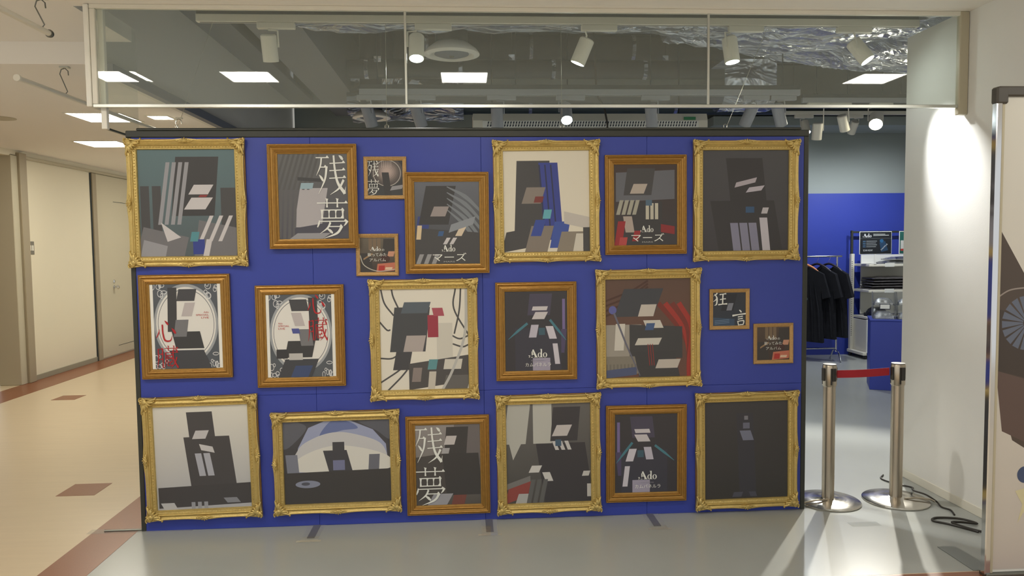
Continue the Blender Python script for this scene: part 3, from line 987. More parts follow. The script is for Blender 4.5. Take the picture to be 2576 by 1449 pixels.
def art_ribbon(a):
    a.grad((98, 102, 112), (56, 56, 58))
    BK(a, (52, 64, 126), 0.03, 0.42, 0.22, 0.62, 0.02)
    BK(a, INK, 0.12, 0.05, 0.58, 0.52, 0.06)
    for k in range(5):
        a.stroke((120, 126, 132), [(0.50, 0.06 + k * 0.07), (0.78, 0.18 + k * 0.09), (1.02, 0.36 + k * 0.11)], [0.01, 0.05, 0.03])
    BK(a, (152, 142, 140), 0.27, 0.30, 0.50, 0.42, 0.03)
    BK(a, CHAR, 0.02, 0.56, 1.0, 1.0, 0, 0.06)
    BK(a, (220, 196, 156), 0.03, 0.53, 0.10, 0.70, 0.01)
    BK(a, (218, 200, 174), 0.66, 0.54, 0.76, 0.66, 0.04)
    BK(a, (138, 144, 152), 0.54, 0.52, 0.92, 0.62, 0.02, -0.10)
    bars(a, PALE, 0.46, 0.68, 0.66, 0.76, 2, 0.6, 0.03)
    bars(a, (150, 150, 152), 0.04, 0.88, 0.40, 1.0, 3, 0.55, 0.03)
    BK(a, (54, 88, 136), 0.36, 0.60, 0.44, 0.66, 0.01)


def art_cream_blue(a):
    a.poly((228, 221, 202), [(0, 0), (1, 0), (1, 1), (0, 1)])
    BK(a, CHAR, 0.14, 0.10, 0.52, 0.90, 0.02)
    BK(a, (50, 62, 146), 0.44, 0.12, 0.66, 0.88, -0.03)
    bars(a, (40, 44, 78), 0.44, 0.14, 0.64, 0.84, 3, 0.25, -0.03)
    BK(a, (134, 124, 116), 0.24, 0.36, 0.46, 0.52, 0.03)
    BK(a, (120, 50, 46), 0.36, 0.45, 0.46, 0.51, 0.01)
    BK(a, CHAR, 0.0, 0.80, 0.40, 1.0, 0.03, -0.06)
    BK(a, (130, 120, 110), 0.28, 0.74, 0.54, 1.0, 0.04)
    BK(a, (50, 70, 154), 0.34, 0.68, 0.46, 0.84, 0.03)
    BK(a, (56, 80, 164), 0.56, 0.70, 0.74, 0.96, 0.03)
    BK(a, (198, 192, 184), 0.70, 0.60, 1.0, 0.72, 0.0, 0.06)
    BK(a, (138, 128, 114), 0.64, 0.80, 0.94, 1.0, 0.03)
    BK(a, (212, 206, 192), 0.82, 0.82, 0.93, 1.0, 0.02)
    BK(a, CHAR, 0.92, 0.76, 1.0, 1.0)
    BK(a, (96, 172, 186), 0.46, 0.58, 0.55, 0.67, 0.01)


def art_stage_red(a):
    a.grad((64, 50, 44), (54, 52, 56))
    BK(a, (98, 100, 108), 0.03, 0.10, 0.96, 0.46, 0, -0.03)
    BK(a, CHAR, 0.18, 0.05, 0.62, 0.38, 0.03)
    BK(a, (182, 170, 158), 0.28, 0.24, 0.50, 0.36, 0.03)
    BK(a, INK, 0.24, 0.46, 0.76, 1.0, 0.0)
    bars(a, (166, 164, 148), 0.06, 0.44, 0.40, 0.62, 4, 0.7, 0.03)
    bars(a, (194, 190, 172), 0.50, 0.48, 0.72, 0.68, 3, 0.7, 0.0)
    BK(a, (76, 102, 124), 0.50, 0.44, 0.60, 0.51)
    BK(a, (176, 162, 152), 0.16, 0.64, 0.30, 0.84, -0.02)
    BK(a, RED, 0.03, 0.70, 0.15, 1.0, 0.03)
    BK(a, (180, 64, 62), 0.08, 0.9, 0.20, 1.0, 0.01)
    BK(a, (136, 38, 40), 0.74, 0.74, 0.96, 0.84, 0, 0.03)
    BK(a, RED, 0.30, 0.82, 0.40, 0.95, 0.02)


def art_dark(a):
    a.grad((70, 70, 74), (56, 54, 58))
    BK(a, (48, 46, 48), 0.30, 0.08, 0.72, 0.56, -0.03)
    BK(a, (48, 46, 48), 0.14, 0.50, 0.88, 1.0, -0.05)
    BK(a, (180, 172, 182), 0.38, 0.32, 0.62, 0.37, 0.01, -0.05)
    BK(a, (188, 182, 194), 0.52, 0.37, 0.70, 0.42, 0.02, -0.02)
    bars(a, (130, 130, 154), 0.34, 0.72, 0.66, 1.0, 3, 0.85, -0.02)
    BK(a, (194, 190, 200), 0.68, 0.67, 0.77, 1.0, -0.02)
    BK(a, (190, 186, 192), 0.69, 0.57, 0.76, 0.63, 0.01)
    BK(a, (46, 78, 116), 0.50, 0.56, 0.60, 0.62)


def art_oval(flip):
    def f(a):
        X = (lambda u: 1 - u) if flip else (lambda u: u)
        def B(rgb, u0, v0, u1, v1, sk=0.0):
            BK(a, rgb, X(u0), v0, X(u1), v1, -sk if flip else sk)
        a.poly((80, 86, 94), [(0, 0), (1, 0), (1, 1), (0, 1)])
        a.ell((234, 232, 226), 0.5, 0.47, 0.50, 0.47, 0, 48)
        a.ring((158, 162, 166), 0.5, 0.47, 0.50, 0.47, 0.035).ring((96, 102, 110), 0.5, 0.47, 0.44, 0.41, 0.008)
        rnd = random.Random(5)
        for cu_, cv in ((0.09, 0.07), (0.91, 0.07), (0.91, 0.90), (0.09, 0.90)):
            for k in range(7):
                u, v = cu_ + rnd.uniform(-0.09, 0.09), cv + rnd.uniform(-0.08, 0.08)
                a.ring((212, 214, 216), u, v, rnd.uniform(0.02, 0.05), rnd.uniform(0.02, 0.045), 0.008, 18)
        B((58, 58, 60), 0.22, 0.04, 0.36, 0.56, 0.01)
        B((66, 66, 70), 0.38, 0.06, 0.66, 0.20, 0.02)
        B((192, 184, 184), 0.46, 0.22, 0.62, 0.38, 0.03)
        B((54, 54, 56), 0.30, 0.56, 0.74, 0.76, -0.03)
        B((116, 116, 120), 0.32, 0.42, 0.52, 0.62, 0.02)
        B((60, 62, 68), 0.28, 0.78, 0.82, 1.0, -0.06)
        if flip:
            B((72, 80, 152), 0.52, 0.41, 0.64, 0.47, 0.01)
            B((194, 192, 188), 0.48, 0.71, 0.70, 0.79)
            B((50, 50, 54), 0.72, 0.66, 0.90, 0.77)
            B((56, 72, 114), 0.36, 0.86, 0.64, 1.0, -0.04)
    return f


def art_cables(a):
    a.poly((230, 225, 211), [(0, 0), (1, 0), (1, 1), (0, 1)])
    for p in ([(0.02, 0), (0.06, 0.14), (0.16, 0.26)], [(0.14, 0), (0.16, 0.08), (0.22, 0.2)], [(0.86, 0), (0.84, 0.2), (1.0, 0.46)], [(0.92, 0), (0.90, 0.22), (0.84, 0.45)], [(0.0, 0.32), (0.08, 0.40), (0.12, 0.40)], [(0, 0.68), (0.14, 0.68), (0.26, 0.6)], [(0.80, 0.46), (0.9, 0.5), (1, 0.47)], [(0.82, 0.55), (0.93, 0.58), (1, 0.56)], [(0, 0.92), (0.18, 0.82), (0.30, 0.74)], [(0.08, 1), (0.22, 0.88), (0.3, 0.8)]):
        a.stroke((80, 80, 80), p, 0.016)
    BK(a, (66, 68, 72), 0.14, 0.18, 0.54, 0.62, 0.03)
    BK(a, (84, 94, 104), 0.26, 0.13, 0.56, 0.24, 0.02)
    BK(a, (176, 166, 162), 0.28, 0.46, 0.50, 0.62, 0.02)
    BK(a, (64, 64, 68), 0.16, 0.62, 0.34, 0.80, 0.02)
    BK(a, (210, 206, 194), 0.64, 0.34, 0.82, 0.70, 0.0)
    BK(a, (156, 50, 66), 0.54, 0.26, 0.66, 0.48, 0.0)
    BK(a, (172, 76, 90), 0.60, 0.19, 0.72, 0.27, -0.01)
    BK(a, (74, 72, 72), 0.32, 0.74, 1.0, 1.0, 0.0, -0.08)
    BK(a, (200, 194, 182), 0.54, 0.82, 0.62, 1.0, 0.01)
    BK(a, (212, 208, 196), 0.72, 0.70, 0.92, 0.80, 0.01)
    BK(a, (138, 126, 122), 0.36, 0.78, 0.46, 0.92, 0.01)
    BK(a, (98, 96, 94), 0.72, 0.86, 1.0, 1.0, 0.02)
    BK(a, (90, 146, 152), 0.54, 0.70, 0.64, 0.80, 0.01)
    a.stroke((182, 182, 178), [(0.98, 0), (0.96, 0.45), (0.82, 0.8), (0.70, 1)], 0.025)


def art_violet(flip):
    def f(a):
        X = (lambda u: 1 - u) if flip else (lambda u: u)
        def B(rgb, u0, v0, u1, v1, sk=0.0):
            BK(a, rgb, X(u0), v0, X(u1), v1, -sk if flip else sk)
        a.grad((54, 52, 56), (50, 48, 54))
        B((118, 104, 156), 0.92, 0.10, 0.965, 0.60)
        B((74, 66, 100), 0.82, 0.48, 0.97, 0.78, 0.02)
        B((70, 66, 86), 0.38, 0.03, 0.74, 0.30, 0.02)
        B((208, 202, 206), 0.44, 0.19, 0.68, 0.24, 0.01)
        B((206, 200, 204), 0.46, 0.26, 0.66, 0.35, 0.03)
        B((54, 54, 66), 0.16, 0.46, 0.90, 1.0)
        B((192, 188, 204), 0.40, 0.42, 0.52, 0.58, 0.02)
        B((208, 204, 216), 0.68, 0.44, 0.80, 0.60, -0.03)
        B((206, 202, 214), 0.78, 0.66, 0.86, 0.92, -0.02)
        B((162, 156, 178), 0.44, 0.84, 0.72, 1.0)
        B((58, 90, 106), 0.54, 0.46, 0.64, 0.55)
        a.stroke((72, 122, 136), [(X(0.36), 0.40), (X(0.2), 0.5), (X(0.05), 0.6)], [0.03, 0.03, 0.005]).stroke((72, 122, 136), [(X(0.72), 0.36), (X(0.86), 0.5), (X(0.98), 0.62)], [0.03, 0.03, 0.005])
    return f


def art_curtain_red(a):
    a.grad((92, 68, 56), (100, 66, 56))
    BK(a, (156, 150, 140), 0.0, 0.46, 0.42, 0.84, 0.0)
    BK(a, (128, 122, 110), 0.0, 0.78, 0.38, 0.96)
    bars(a, (112, 106, 96), 0.0, 0.86, 0.38, 0.92, 9, 0.5)
    for k in range(4):
        a.stroke((78, 54, 46), [(0.0, 0.22 + 0.05 * k), (0.3, 0.12 + 0.05 * k), (0.5, 0.02 + 0.03 * k)], 0.02)
    for k in range(4):
        a.stroke((156, 56, 48) if k % 2 else (118, 54, 46), [(0.62 + 0.08 * k, 0.25), (0.86 + 0.05 * k, 0.5), (0.98, 0.72 + 0.04 * k), (0.98, 1)], 0.05)
    BK(a, (60, 62, 68), 0.16, 0.10, 0.62, 0.38, 0.06)
    BK(a, (200, 192, 182), 0.40, 0.26, 0.58, 0.38, 0.02)
    BK(a, (58, 58, 60), 0.28, 0.46, 0.90, 0.78, 0.0, 0.03)
    BK(a, (56, 56, 58), 0.36, 0.74, 0.84, 1.0, -0.03)
    BK(a, (208, 204, 194), 0.46, 0.42, 0.66, 0.50, -0.02)
    BK(a, (204, 200, 190), 0.36, 0.60, 0.64, 0.67, 0.02)
    BK(a, (210, 206, 196), 0.11, 0.45, 0.22, 0.72, 0.01)
    BK(a, (194, 186, 176), 0.60, 0.82, 0.86, 0.91, 0.02)
    BK(a, (72, 82, 118), 0.0, 0.92, 0.36, 1.0, 0, -0.03)
    a.ell((90, 94, 162), 0.085, 0.31, 0.045, 0.042).stroke((104, 104, 118), [(0.10, 0.34), (0.24, 0.66), (0.40, 0.98)], [0.02, 0.018, 0.008], False)
    BK(a, (62, 88, 134), 0.47, 0.45, 0.57, 0.52, 0.01)
    bars(a, (146, 46, 42), 0.50, 0.66, 0.58, 0.88, 3, 0.3, -0.01)


def art_blueblack(a):
    a.grad((46, 48, 56), (42, 50, 64))
    BK(a, (34, 36, 44), 0.30, 0.05, 0.68, 0.55, 0.06)
    BK(a, (126, 130, 144), 0.44, 0.32, 0.60, 0.54, 0.03)
    BK(a, (50, 72, 98), 0.0, 0.74, 0.66, 1.0, 0, 0.06)
    bars(a, (100, 124, 154), 0.05, 0.84, 0.5, 0.98, 3, 0.4, -0.04, False)


def art_brown_room(v):
    def f(a):
        a.grad((78, 64, 54) if v else (104, 96, 82), (56, 46, 42))
        bars(a, (120, 100, 78), 0.25, 0.0, 0.62, 0.36, 3, 0.8)
        BK(a, (56, 52, 50), 0.66, 0.04, 1.0, 0.52, 0.02)
        BK(a, (54, 50, 48), 0.0, 0.45, 0.34, 1.0, -0.04)
        BK(a, (200, 144, 116), 0.80, 0.40, 0.98, 0.55, 0.02)
        BK(a, (194, 110, 84), 0.48, 0.76, 1.0, 1.0, 0.02, -0.04)
        a.ell((66, 40, 36), 0.72, 0.62, 0.14, 0.11)
        BK(a, (176, 46, 40), 0.53, 0.81, 0.70, 0.97, 0.01)
        BK(a, (224, 194, 164), 0.72, 0.86, 0.92, 0.93, 0.01)
        BK(a, (156, 126, 90), 0.10, 0.60, 0.36, 0.65, 0, -0.16)
        if not v:
            a.stroke((182, 178, 166), [(0.0, 0.5), (0.12, 0.8), (0.5, 0.97), (1.0, 0.92)], 0.025)
    return f


def art_white_dark(a):
    a.grad((226, 223, 212), (176, 178, 184))
    BK(a, (68, 66, 68), 0.37, 0.06, 0.64, 0.50, -0.02)
    BK(a, (66, 64, 66), 0.34, 0.30, 0.82, 0.80, -0.03)
    BK(a, (62, 60, 62), 0.02, 0.78, 1.0, 0.98, 0.0, -0.02)
    BK(a, (200, 198, 200), 0.42, 0.24, 0.56, 0.32, 0.02)
    bars(a, (176, 178, 190), 0.44, 0.46, 0.62, 0.68, 2, 0.75, -0.02)
    BK(a, (206, 204, 206), 0.48, 0.37, 0.62, 0.43, -0.01, 0.03)
    bars(a, (156, 158, 166), 0.36, 0.93, 0.56, 1.0, 3, 0.6)
    BK(a, (192, 192, 194), 0.06, 0.93, 0.20, 1.0, -0.02)
    BK(a, (136, 138, 146), 0.72, 0.90, 0.86, 0.95, -0.02)


def art_window(a):
    a.grad((68, 68, 74), (56, 54, 54))
    a.poly((156, 164, 196), [(0.10, 0.58), (0.14, 0.32), (0.24, 0.08), (0.40, 0.0), (0.62, 0.0), (0.84, 0.12), (0.96, 0.30), (0.98, 0.60), (0.14, 0.62)])
    a.poly((102, 116, 166), [(0.34, 0.18), (0.46, 0.0), (0.62, 0.02), (0.70, 0.10), (0.56, 0.12), (0.44, 0.16)], True)
    a.poly((200, 200, 202), [(0.14, 0.34), (0.30, 0.20), (0.50, 0.14), (0.70, 0.18), (0.90, 0.28), (0.97, 0.44), (0.97, 0.60), (0.14, 0.60)], True)
    a.poly((222, 220, 212), [(0.15, 0.44), (0.5, 0.30), (0.94, 0.42), (0.97, 0.60), (0.15, 0.61)], True)
    a.poly((92, 94, 104), [(0.0, 0.0), (0.22, 0.06), (0.12, 0.24), (0.0, 0.32)], True).poly((88, 90, 100), [(0.70, 0.0), (1, 0), (1, 0.24), (0.88, 0.14)], True)
    BK(a, (120, 124, 140), 0.03, 0.40, 0.14, 0.74, -0.01)
    BK(a, (104, 106, 118), 0.79, 0.42, 0.89, 0.76, 0.01)
    BK(a, (62, 62, 68), 0.40, 0.36, 0.62, 0.66, -0.03)
    BK(a, (62, 62, 68), 0.46, 0.26, 0.57, 0.38)
    BK(a, (116, 120, 156), 0.46, 0.48, 0.57, 0.60)
    BK(a, (58, 56, 56), 0.0, 0.62, 1.0, 1.0, 0, -0.02)
    a.ell((134, 140, 162), 0.22, 0.76, 0.115, 0.045).ell((78, 80, 92), 0.20, 0.755, 0.04, 0.02)


def art_greywhite(a):
    a.grad((150, 144, 142), (78, 74, 70))
    BK(a, (108, 102, 102), 0.60, 0.0, 1.0, 0.48)
    BK(a, (72, 68, 66), 0.0, 0.40, 0.5, 1.0, 0, -0.05)
    BK(a, (58, 56, 56), 0.46, 0.03, 0.80, 0.40, 0.02)
    BK(a, (56, 54, 54), 0.44, 0.36, 1.0, 0.88, -0.03)
    BK(a, (200, 194, 192), 0.46, 0.14, 0.62, 0.25, 0.02)
    BK(a, (156, 156, 164), 0.22, 0.86, 0.52, 1.0, 0.05)
    BK(a, (116, 64, 56), 0.56, 0.88, 0.76, 1.0, 0.02)
    BK(a, (172, 170, 172), 0.41, 0.29, 0.52, 0.36, 0.01)


def art_torsos(a):
    a.grad((100, 98, 96), (68, 66, 64))
    BK(a, (184, 184, 176), 0.0, 0.0, 0.26, 0.40, 0.03)
    a.poly((184, 184, 176), [(0.02, 0.34), (0.20, 0.36), (0.08, 0.56)])
    BK(a, (190, 190, 182), 0.32, 0.0, 0.54, 0.40, 0.0)
    BK(a, (56, 54, 58), 0.54, 0.04, 0.86, 0.38, 0.02)
    BK(a, (54, 52, 56), 0.40, 0.40, 0.98, 1.0, -0.05)
    BK(a, (200, 194, 192), 0.57, 0.22, 0.75, 0.33, 0.03)
    bars(a, (206, 204, 202), 0.56, 0.38, 0.78, 0.47, 3, 0.6, -0.02)
    BK(a, (212, 210, 206), 0.28, 0.62, 0.40, 0.69, 0.02)
    BK(a, (208, 206, 202), 0.44, 0.69, 0.53, 0.78, -0.02)
    BK(a, (118, 116, 114), 0.0, 0.80, 0.28, 0.86, 0, -0.08)
    BK(a, (142, 64, 58), 0.0, 0.85, 0.28, 1.0, 0.02, -0.08)
    BK(a, (174, 174, 172), 0.12, 0.90, 0.25, 1.0, 0.02)
    bars(a, (92, 92, 92), 0.26, 0.76, 0.48, 1.0, 3, 0.7, 0.03)
    BK(a, (200, 198, 194), 0.90, 0.69, 0.98, 0.74, 0.01)
    BK(a, (194, 192, 188), 0.95, 0.82, 1.0, 0.95)
    BK(a, (64, 90, 114), 0.58, 0.365, 0.65, 0.43)


def art_black(a):
    a.grad((56, 55, 58), (50, 48, 46))
    BK(a, (52, 52, 60), 0.40, 0.12, 0.60, 0.98, -0.02)
    BK(a, (116, 120, 142), 0.44, 0.30, 0.57, 0.40, -0.02)
    BK(a, (102, 104, 124), 0.46, 0.22, 0.54, 0.28)
    BK(a, (124, 124, 134), 0.475, 0.15, 0.52, 0.19)
    BK(a, (72, 74, 88), 0.34, 0.93, 0.45, 0.98, 0.01)
    BK(a, (70, 72, 86), 0.54, 0.93, 0.62, 0.98, -0.01)


WH, RD = (226, 228, 222), (176, 34, 40)
MARS = lambda v=0.0: [('logo', WH, 0.41, 0.62, 0.755 + v, 0.84 + v), ('マーズ', WH, 0.27, 0.79, 0.855 + v, 0.955 + v), ('MARS', (180, 182, 178), 0.44, 0.61, 0.955 + v, 0.97 + v)]
CAMP = [('logo', WH, 0.37, 0.67, 0.725, 0.835), ('Ado 2nd Live', (150, 148, 160), 0.41, 0.62, 0.862, 0.880), ('カムパネルラ', WH, 0.32, 0.73, 0.898, 0.945)]
SONG = [('logo', WH, 0.29, 0.60, 0.26, 0.39), ('の', WH, 0.63, 0.70, 0.33, 0.39), ('歌ってみた', WH, 0.22, 0.76, 0.445, 0.545), ('アルバム', WH, 0.27, 0.74, 0.60, 0.69)]
def LIVE(u0, u1, v, right):
    wds = [('Ado', 0.40), ('SPECIAL', 1.0), ('LIVE', 0.60)]
    return [(t, (190, 84, 80), (u1 - (u1 - u0) * f) if right else u0, u1 if right else u0 + (u1 - u0) * f, v + 0.032 * k, v + 0.020 + 0.032 * k) for k, (t, f) in enumerate(wds)]

ornate('large ornate gold frame with a teal-backed picture, top left corner of the wall', -1.630, 1.968, 0.690, 0.757, art_teal, None, 0.1)
ornate('large ornate gold frame with blue and charcoal shapes on cream, top row above the middle', 0.495, 1.962, 0.655, 0.742, art_cream_blue, None, 0.35)
ornate('large ornate gold frame with a nearly black picture at the top right corner', 1.730, 1.958, 0.672, 0.748, art_dark, None, 0.1)
ornate('large ornate gold frame with thin dark cables and a red patch on cream, middle row', -0.258, 1.134, 0.662, 0.744, art_cables, None, 0.1)
ornate('large ornate gold frame with a dark red and brown picture, middle row right', 1.120, 1.178, 0.662, 0.741, art_curtain_red, None, 0.4)
ornate('large ornate gold frame with a black mass on pale grey at the bottom left corner', -1.597, 0.446, 0.688, 0.758, art_white_dark, None, 0.9)
ornate('landscape ornate gold frame with a pale arched window scene, bottom row', -0.798, 0.395, 0.772, 0.638, art_window, None, 0.4)
ornate('large ornate gold frame with pale bust shapes and a red corner, bottom row', 0.495, 0.411, 0.655, 0.752, art_torsos, None, 0.4)
ornate('large ornate gold frame with an almost black picture, bottom right corner', 1.746, 0.396, 0.664, 0.750, art_black, None, 0.5)

plain('bronze-gold frame with two large white characters down the right side of a grey picture', -0.897, 2.000, 0.520, 0.616, art_lines, [('zan', WH, 0.55, 0.98, 0.01, 0.48), ('mu', WH, 0.55, 0.99, 0.52, 0.995)], 0.1, 0.017)
plain('bronze-gold frame with slanting pale ribbons and white katakana, overlapping a small square frame', -0.108, 1.837, 0.502, 0.606, art_ribbon, MARS(0.01), -0.1, 0.017)
plain('bronze-gold frame with red accents and white katakana on a dark picture, top row right', 1.105, 1.937, 0.505, 0.606, art_stage_red, MARS(), 0.2)
plain('bronze-gold frame with an oval picture and red characters at its lower left', -1.665, 1.238, 0.526, 0.620, art_oval(False), [('shin', RD, 0.03, 0.34, 0.42, 0.68), ('zou', RD, 0.03, 0.36, 0.72, 0.995)] + LIVE(0.66, 0.86, 0.325, True), 0.2, 0.0, 0.020)
plain('bronze-gold frame with an oval picture and red characters at its upper right', -0.995, 1.169, 0.522, 0.614, art_oval(True), [('shin', RD, 0.62, 0.90, 0.0, 0.24), ('zou', RD, 0.62, 0.93, 0.28, 0.565)] + LIVE(0.14, 0.32, 0.335, False), 0.1, 0.0, 0.020)
plain('bronze-gold frame with a violet-dark picture and white title in the middle row', 0.425, 1.172, 0.497, 0.603, art_violet(False), CAMP, 0.1)
plain('bronze-gold frame with two large white characters down the left side, bottom row', -0.126, 0.356, 0.510, 0.614, art_greywhite, [('zan', WH, 0.0, 0.42, 0.02, 0.47), ('mu', WH, 0.0, 0.44, 0.52, 0.995)], 0.2)
plain('bronze-gold frame with a violet-dark picture and white title in the bottom row', 1.107, 0.393, 0.508, 0.610, art_violet(True), CAMP, -0.1)

small('small square frame with a glowing moon picture beside the tall white-lettered frame', -0.474, 2.109, art_moon, [('zan', WH, 0.0, 0.32, 0.0, 0.46), ('mu', WH, 0.0, 0.32, 0.54, 1.0)], -0.1)
small('small square frame with a brown picture, tucked below the tall white-lettered frame', -0.530, 1.650, art_brown_room(0), SONG, -0.1)
small('small square frame with a blue-black picture and two white brush characters', 1.633, 1.287, art_blueblack, [('kyo', WH, 0.0, 0.43, 0.0, 0.40), ('gen', WH, 0.58, 1.0, 0.53, 1.0)], 0.2)
small('small square frame with a brown picture, near the right edge of the blue wall', 1.915, 1.067, art_brown_room(1), SONG, 0.4)


# ------------------------------------------------------------------ track lights
def rail(name, label, x0, x1, y, z, mm='rail_white'):
    t = thing(name, label, 'track rail', ((x0 + x1) / 2, y, z))
    h = (x1 - x0) / 2
    MB().bbox(-h, h, -0.02, 0.02, 0, 0.048, 0.002).build('channel', M[mm], t)
    MB().bbox(-h, h, -0.012, 0.012, 0.050, 0.085, 0.002).build('conduit', M['pipe_dark'], t)
    MB().box(-h + 0.02, h - 0.02, -0.006, 0.006, -0.001, 0.004).build('slot', M['slot_dark'], t)
    for k in range(4):
        x = -h + 0.15 + (2 * h - 0.3) * k / 3
        MB().cyl((x, 0, 0.08), (x, 0, 4.30 - z), 0.005, 8).build('hanger_rod', M['pipe_dark'], t)
    return t


rail('track_rail', 'front white lighting rail just behind the hanging glass', -1.70, 3.10, 4.95, 3.150)
rail('track_rail', 'rear lighting rail farther back in the shop', -0.85, 2.85, 6.20, 2.94, 'rail_grey')
rail('track_rail', 'short lighting rail above the shop entrance at right', 3.45, 4.8, 7.45, 3.12, 'rail_grey')


def spot(label, x, y, z, aim, on=True, power=0.0, bx=0.06, hot=False, size=0.050, length=0.170, cone=50, group='track spotlights', blend=0.6, col=(1, 0.97, 0.92), drop=0.07, mm='rail_white'):
    t = thing('track_spotlight', label, 'spotlight', (x, y, z), (0, 0, 0), group)
    MB().bbox(-0.02 + bx - 0.11, 0.02 + bx + 0.09, -0.018, 0.018, -0.040, -0.001, 0.003).build('adapter', M[mm], t)
    d = Vector(aim).normalized()
    c = Vector((0, 0, -drop - 0.035))
    q = d.to_track_quat('Z', 'Y').to_matrix().to_4x4()
    side = d.cross(Vector((0, 0, 1)))
    side = side.normalized() if side.length > 0.1 else Vector((1, 0, 0))
    MB().tube([(0, 0, -0.034), (0, 0, -0.046), tuple(side * (size + 0.008) + Vector((0, 0, -0.052))), tuple(side * (size + 0.008) + c + d * 0.05)], 0.006, 8).build('bracket', M[mm], t)
    mtx = Matrix.Translation(c - d * 0.03) @ q
    hd = MB().lathe([(size * 0.86, 0), (size, 0.008), (size, length - 0.004), (size * 0.985, length), (size * 0.90, length), (size * 0.88, length - 0.03)], 24, mtx).build('head', M[mm], t, True)
    MB().lathe([(size * 0.86, length - 0.012), (size * 0.5, length - 0.010)], 24, mtx).build('lens', M['lamp_hot'] if hot else (M['lamp_cool'] if on else M['lamp_off']), hd)
    if power:
        l = bpy.data.lights.new('beam', 'SPOT')
        l.energy = power
        l.spot_size = math.radians(cone)
        l.spot_blend = blend
        l.shadow_soft_size = 0.03
        l.color = col
        o = bpy.data.objects.new('beam', l)
        COL.objects.link(o)
        o.parent = t
        o.matrix_local = Matrix.Translation(c + d * (length + 0.01)) @ (-d).to_track_quat('Z', 'Y').to_matrix().to_4x4()
    return t


COOL = (0.93, 0.97, 1.0)
spot('unlit white track spotlight hanging straight down, leftmost on the front rail', -1.25, 4.95, 3.15, (0.0, 0.35, -1), False, 0)
spot('lit white track spotlight beside the first glass joint, pointing down', -0.30, 4.95, 3.15, (0.0, -0.36, -1), True, 70, cone=60, bx=0.12)
spot('white track spotlight tilted to the left, middle of the front rail', 0.815, 4.95, 3.15, (-0.42, 0.12, -1), True, 70, cone=60, bx=0.10, drop=0.085)
spot('lit white track spotlight near the second glass joint', 1.790, 4.95, 3.15, (0.10, -0.12, -1), True, 70, cone=60, bx=0.12)
spot('white track spotlight tilted to the right, aimed at the white wall', 2.66, 4.95, 3.15, (0.47, -0.36, -0.86), True, W_WALL, cone=46, bx=0.0, drop=0.085, blend=1.0, col=(1, 1, 1))
rear = [(-0.79, (0.25, 0.2, -1), False), (-0.39, (0.3, 0.3, -1), True), (0.275, (0.03, 0.2, -1), False), (0.85, (-0.05, -0.9, -1), True), (1.57, (0.18, 0.4, -1), False), (2.44, (-0.3, 0.5, -1), False), (2.66, (0.5, 0.5, -1), False)]
names = ['grey-white rear spotlight leaning right beside the round diffuser', 'rear spotlight with a bright lens edge, second along the rear rail', 'upright rear spotlight in front of the air conditioner grille', 'bright lit rear spotlight facing out above the air conditioner', 'rear spotlight leaning right over the air conditioner end', 'rear spotlight leaning left near the right end of the rear rail', 'rear spotlight leaning right, last on the rear rail']
for (x, d, on), nm in zip(rear, names):
    spot(nm, x, 6.20, 2.94, d, on, W_SPOT if on else W_SPOT * 0.6, bx=0.05, length=0.19, size=0.050, col=COOL, cone=80, group='rear track spotlights', mm='rail_grey')
spot('glaring bright spotlight facing the viewer beside the white wall', 4.24, 7.45, 3.12, (-0.62, -1.0, -0.85), True, W_GLARE, bx=0.06, hot=True, size=0.068, cone=75, col=(1, 0.96, 0.86), drop=0.12, blend=0.5)
spot('small grey spotlight hanging straight down left of the glaring lamp', 3.62, 7.45, 3.12, (0.05, 0.3, -1), False, 0, bx=0.02, drop=0.20)
spot('small tilted spotlight between the grey one and the glaring lamp', 3.88, 7.45, 3.12, (0.35, 0.3, -0.8), True, 20, bx=-0.02, drop=0.12, col=COOL)
# shop heads lighting the merchandise
for x, y, d, nm in ((4.95, 9.2, (0.0, 0.75, -1), 'shop spotlight above the clothes rack'), (5.9, 9.2, (0.1, 0.75, -1), 'shop spotlight above the white shelves'), (4.3, 9.2, (0.0, -0.5, -1), 'shop spotlight above the shop floor')):
    spot(nm, x, y, 3.30, d, True, 80, bx=0.0, col=COOL, cone=120, blend=1.0, group='shop spotlights')
rail('track_rail', 'lighting rail over the clothes rack and shelves', 4.0, 6.4, 9.2, 3.30)

# ------------------------------------------------------------------ ceiling light panels
def light_panel(label, x, y, z, m, s=0.24, group='ceiling light panels'):
    t = thing('ceiling_light_panel', label, 'ceiling light', (x, y, z), (0, 0, 0), group)
    fr = MB()
    for a, b, c, d in ((-s - 0.02, s + 0.02, -s - 0.02, -s), (-s - 0.02, s + 0.02, s, s + 0.02), (-s - 0.02, -s, -s, s), (s, s + 0.02, -s, s)):
        fr.box(a, b, c, d, -0.006, 0)
    fr.build('rim', M['white_paint'], t)
    MB().box(-s, s, -s, s, -0.004, -0.001).build('diffuser', m, t)
    return t


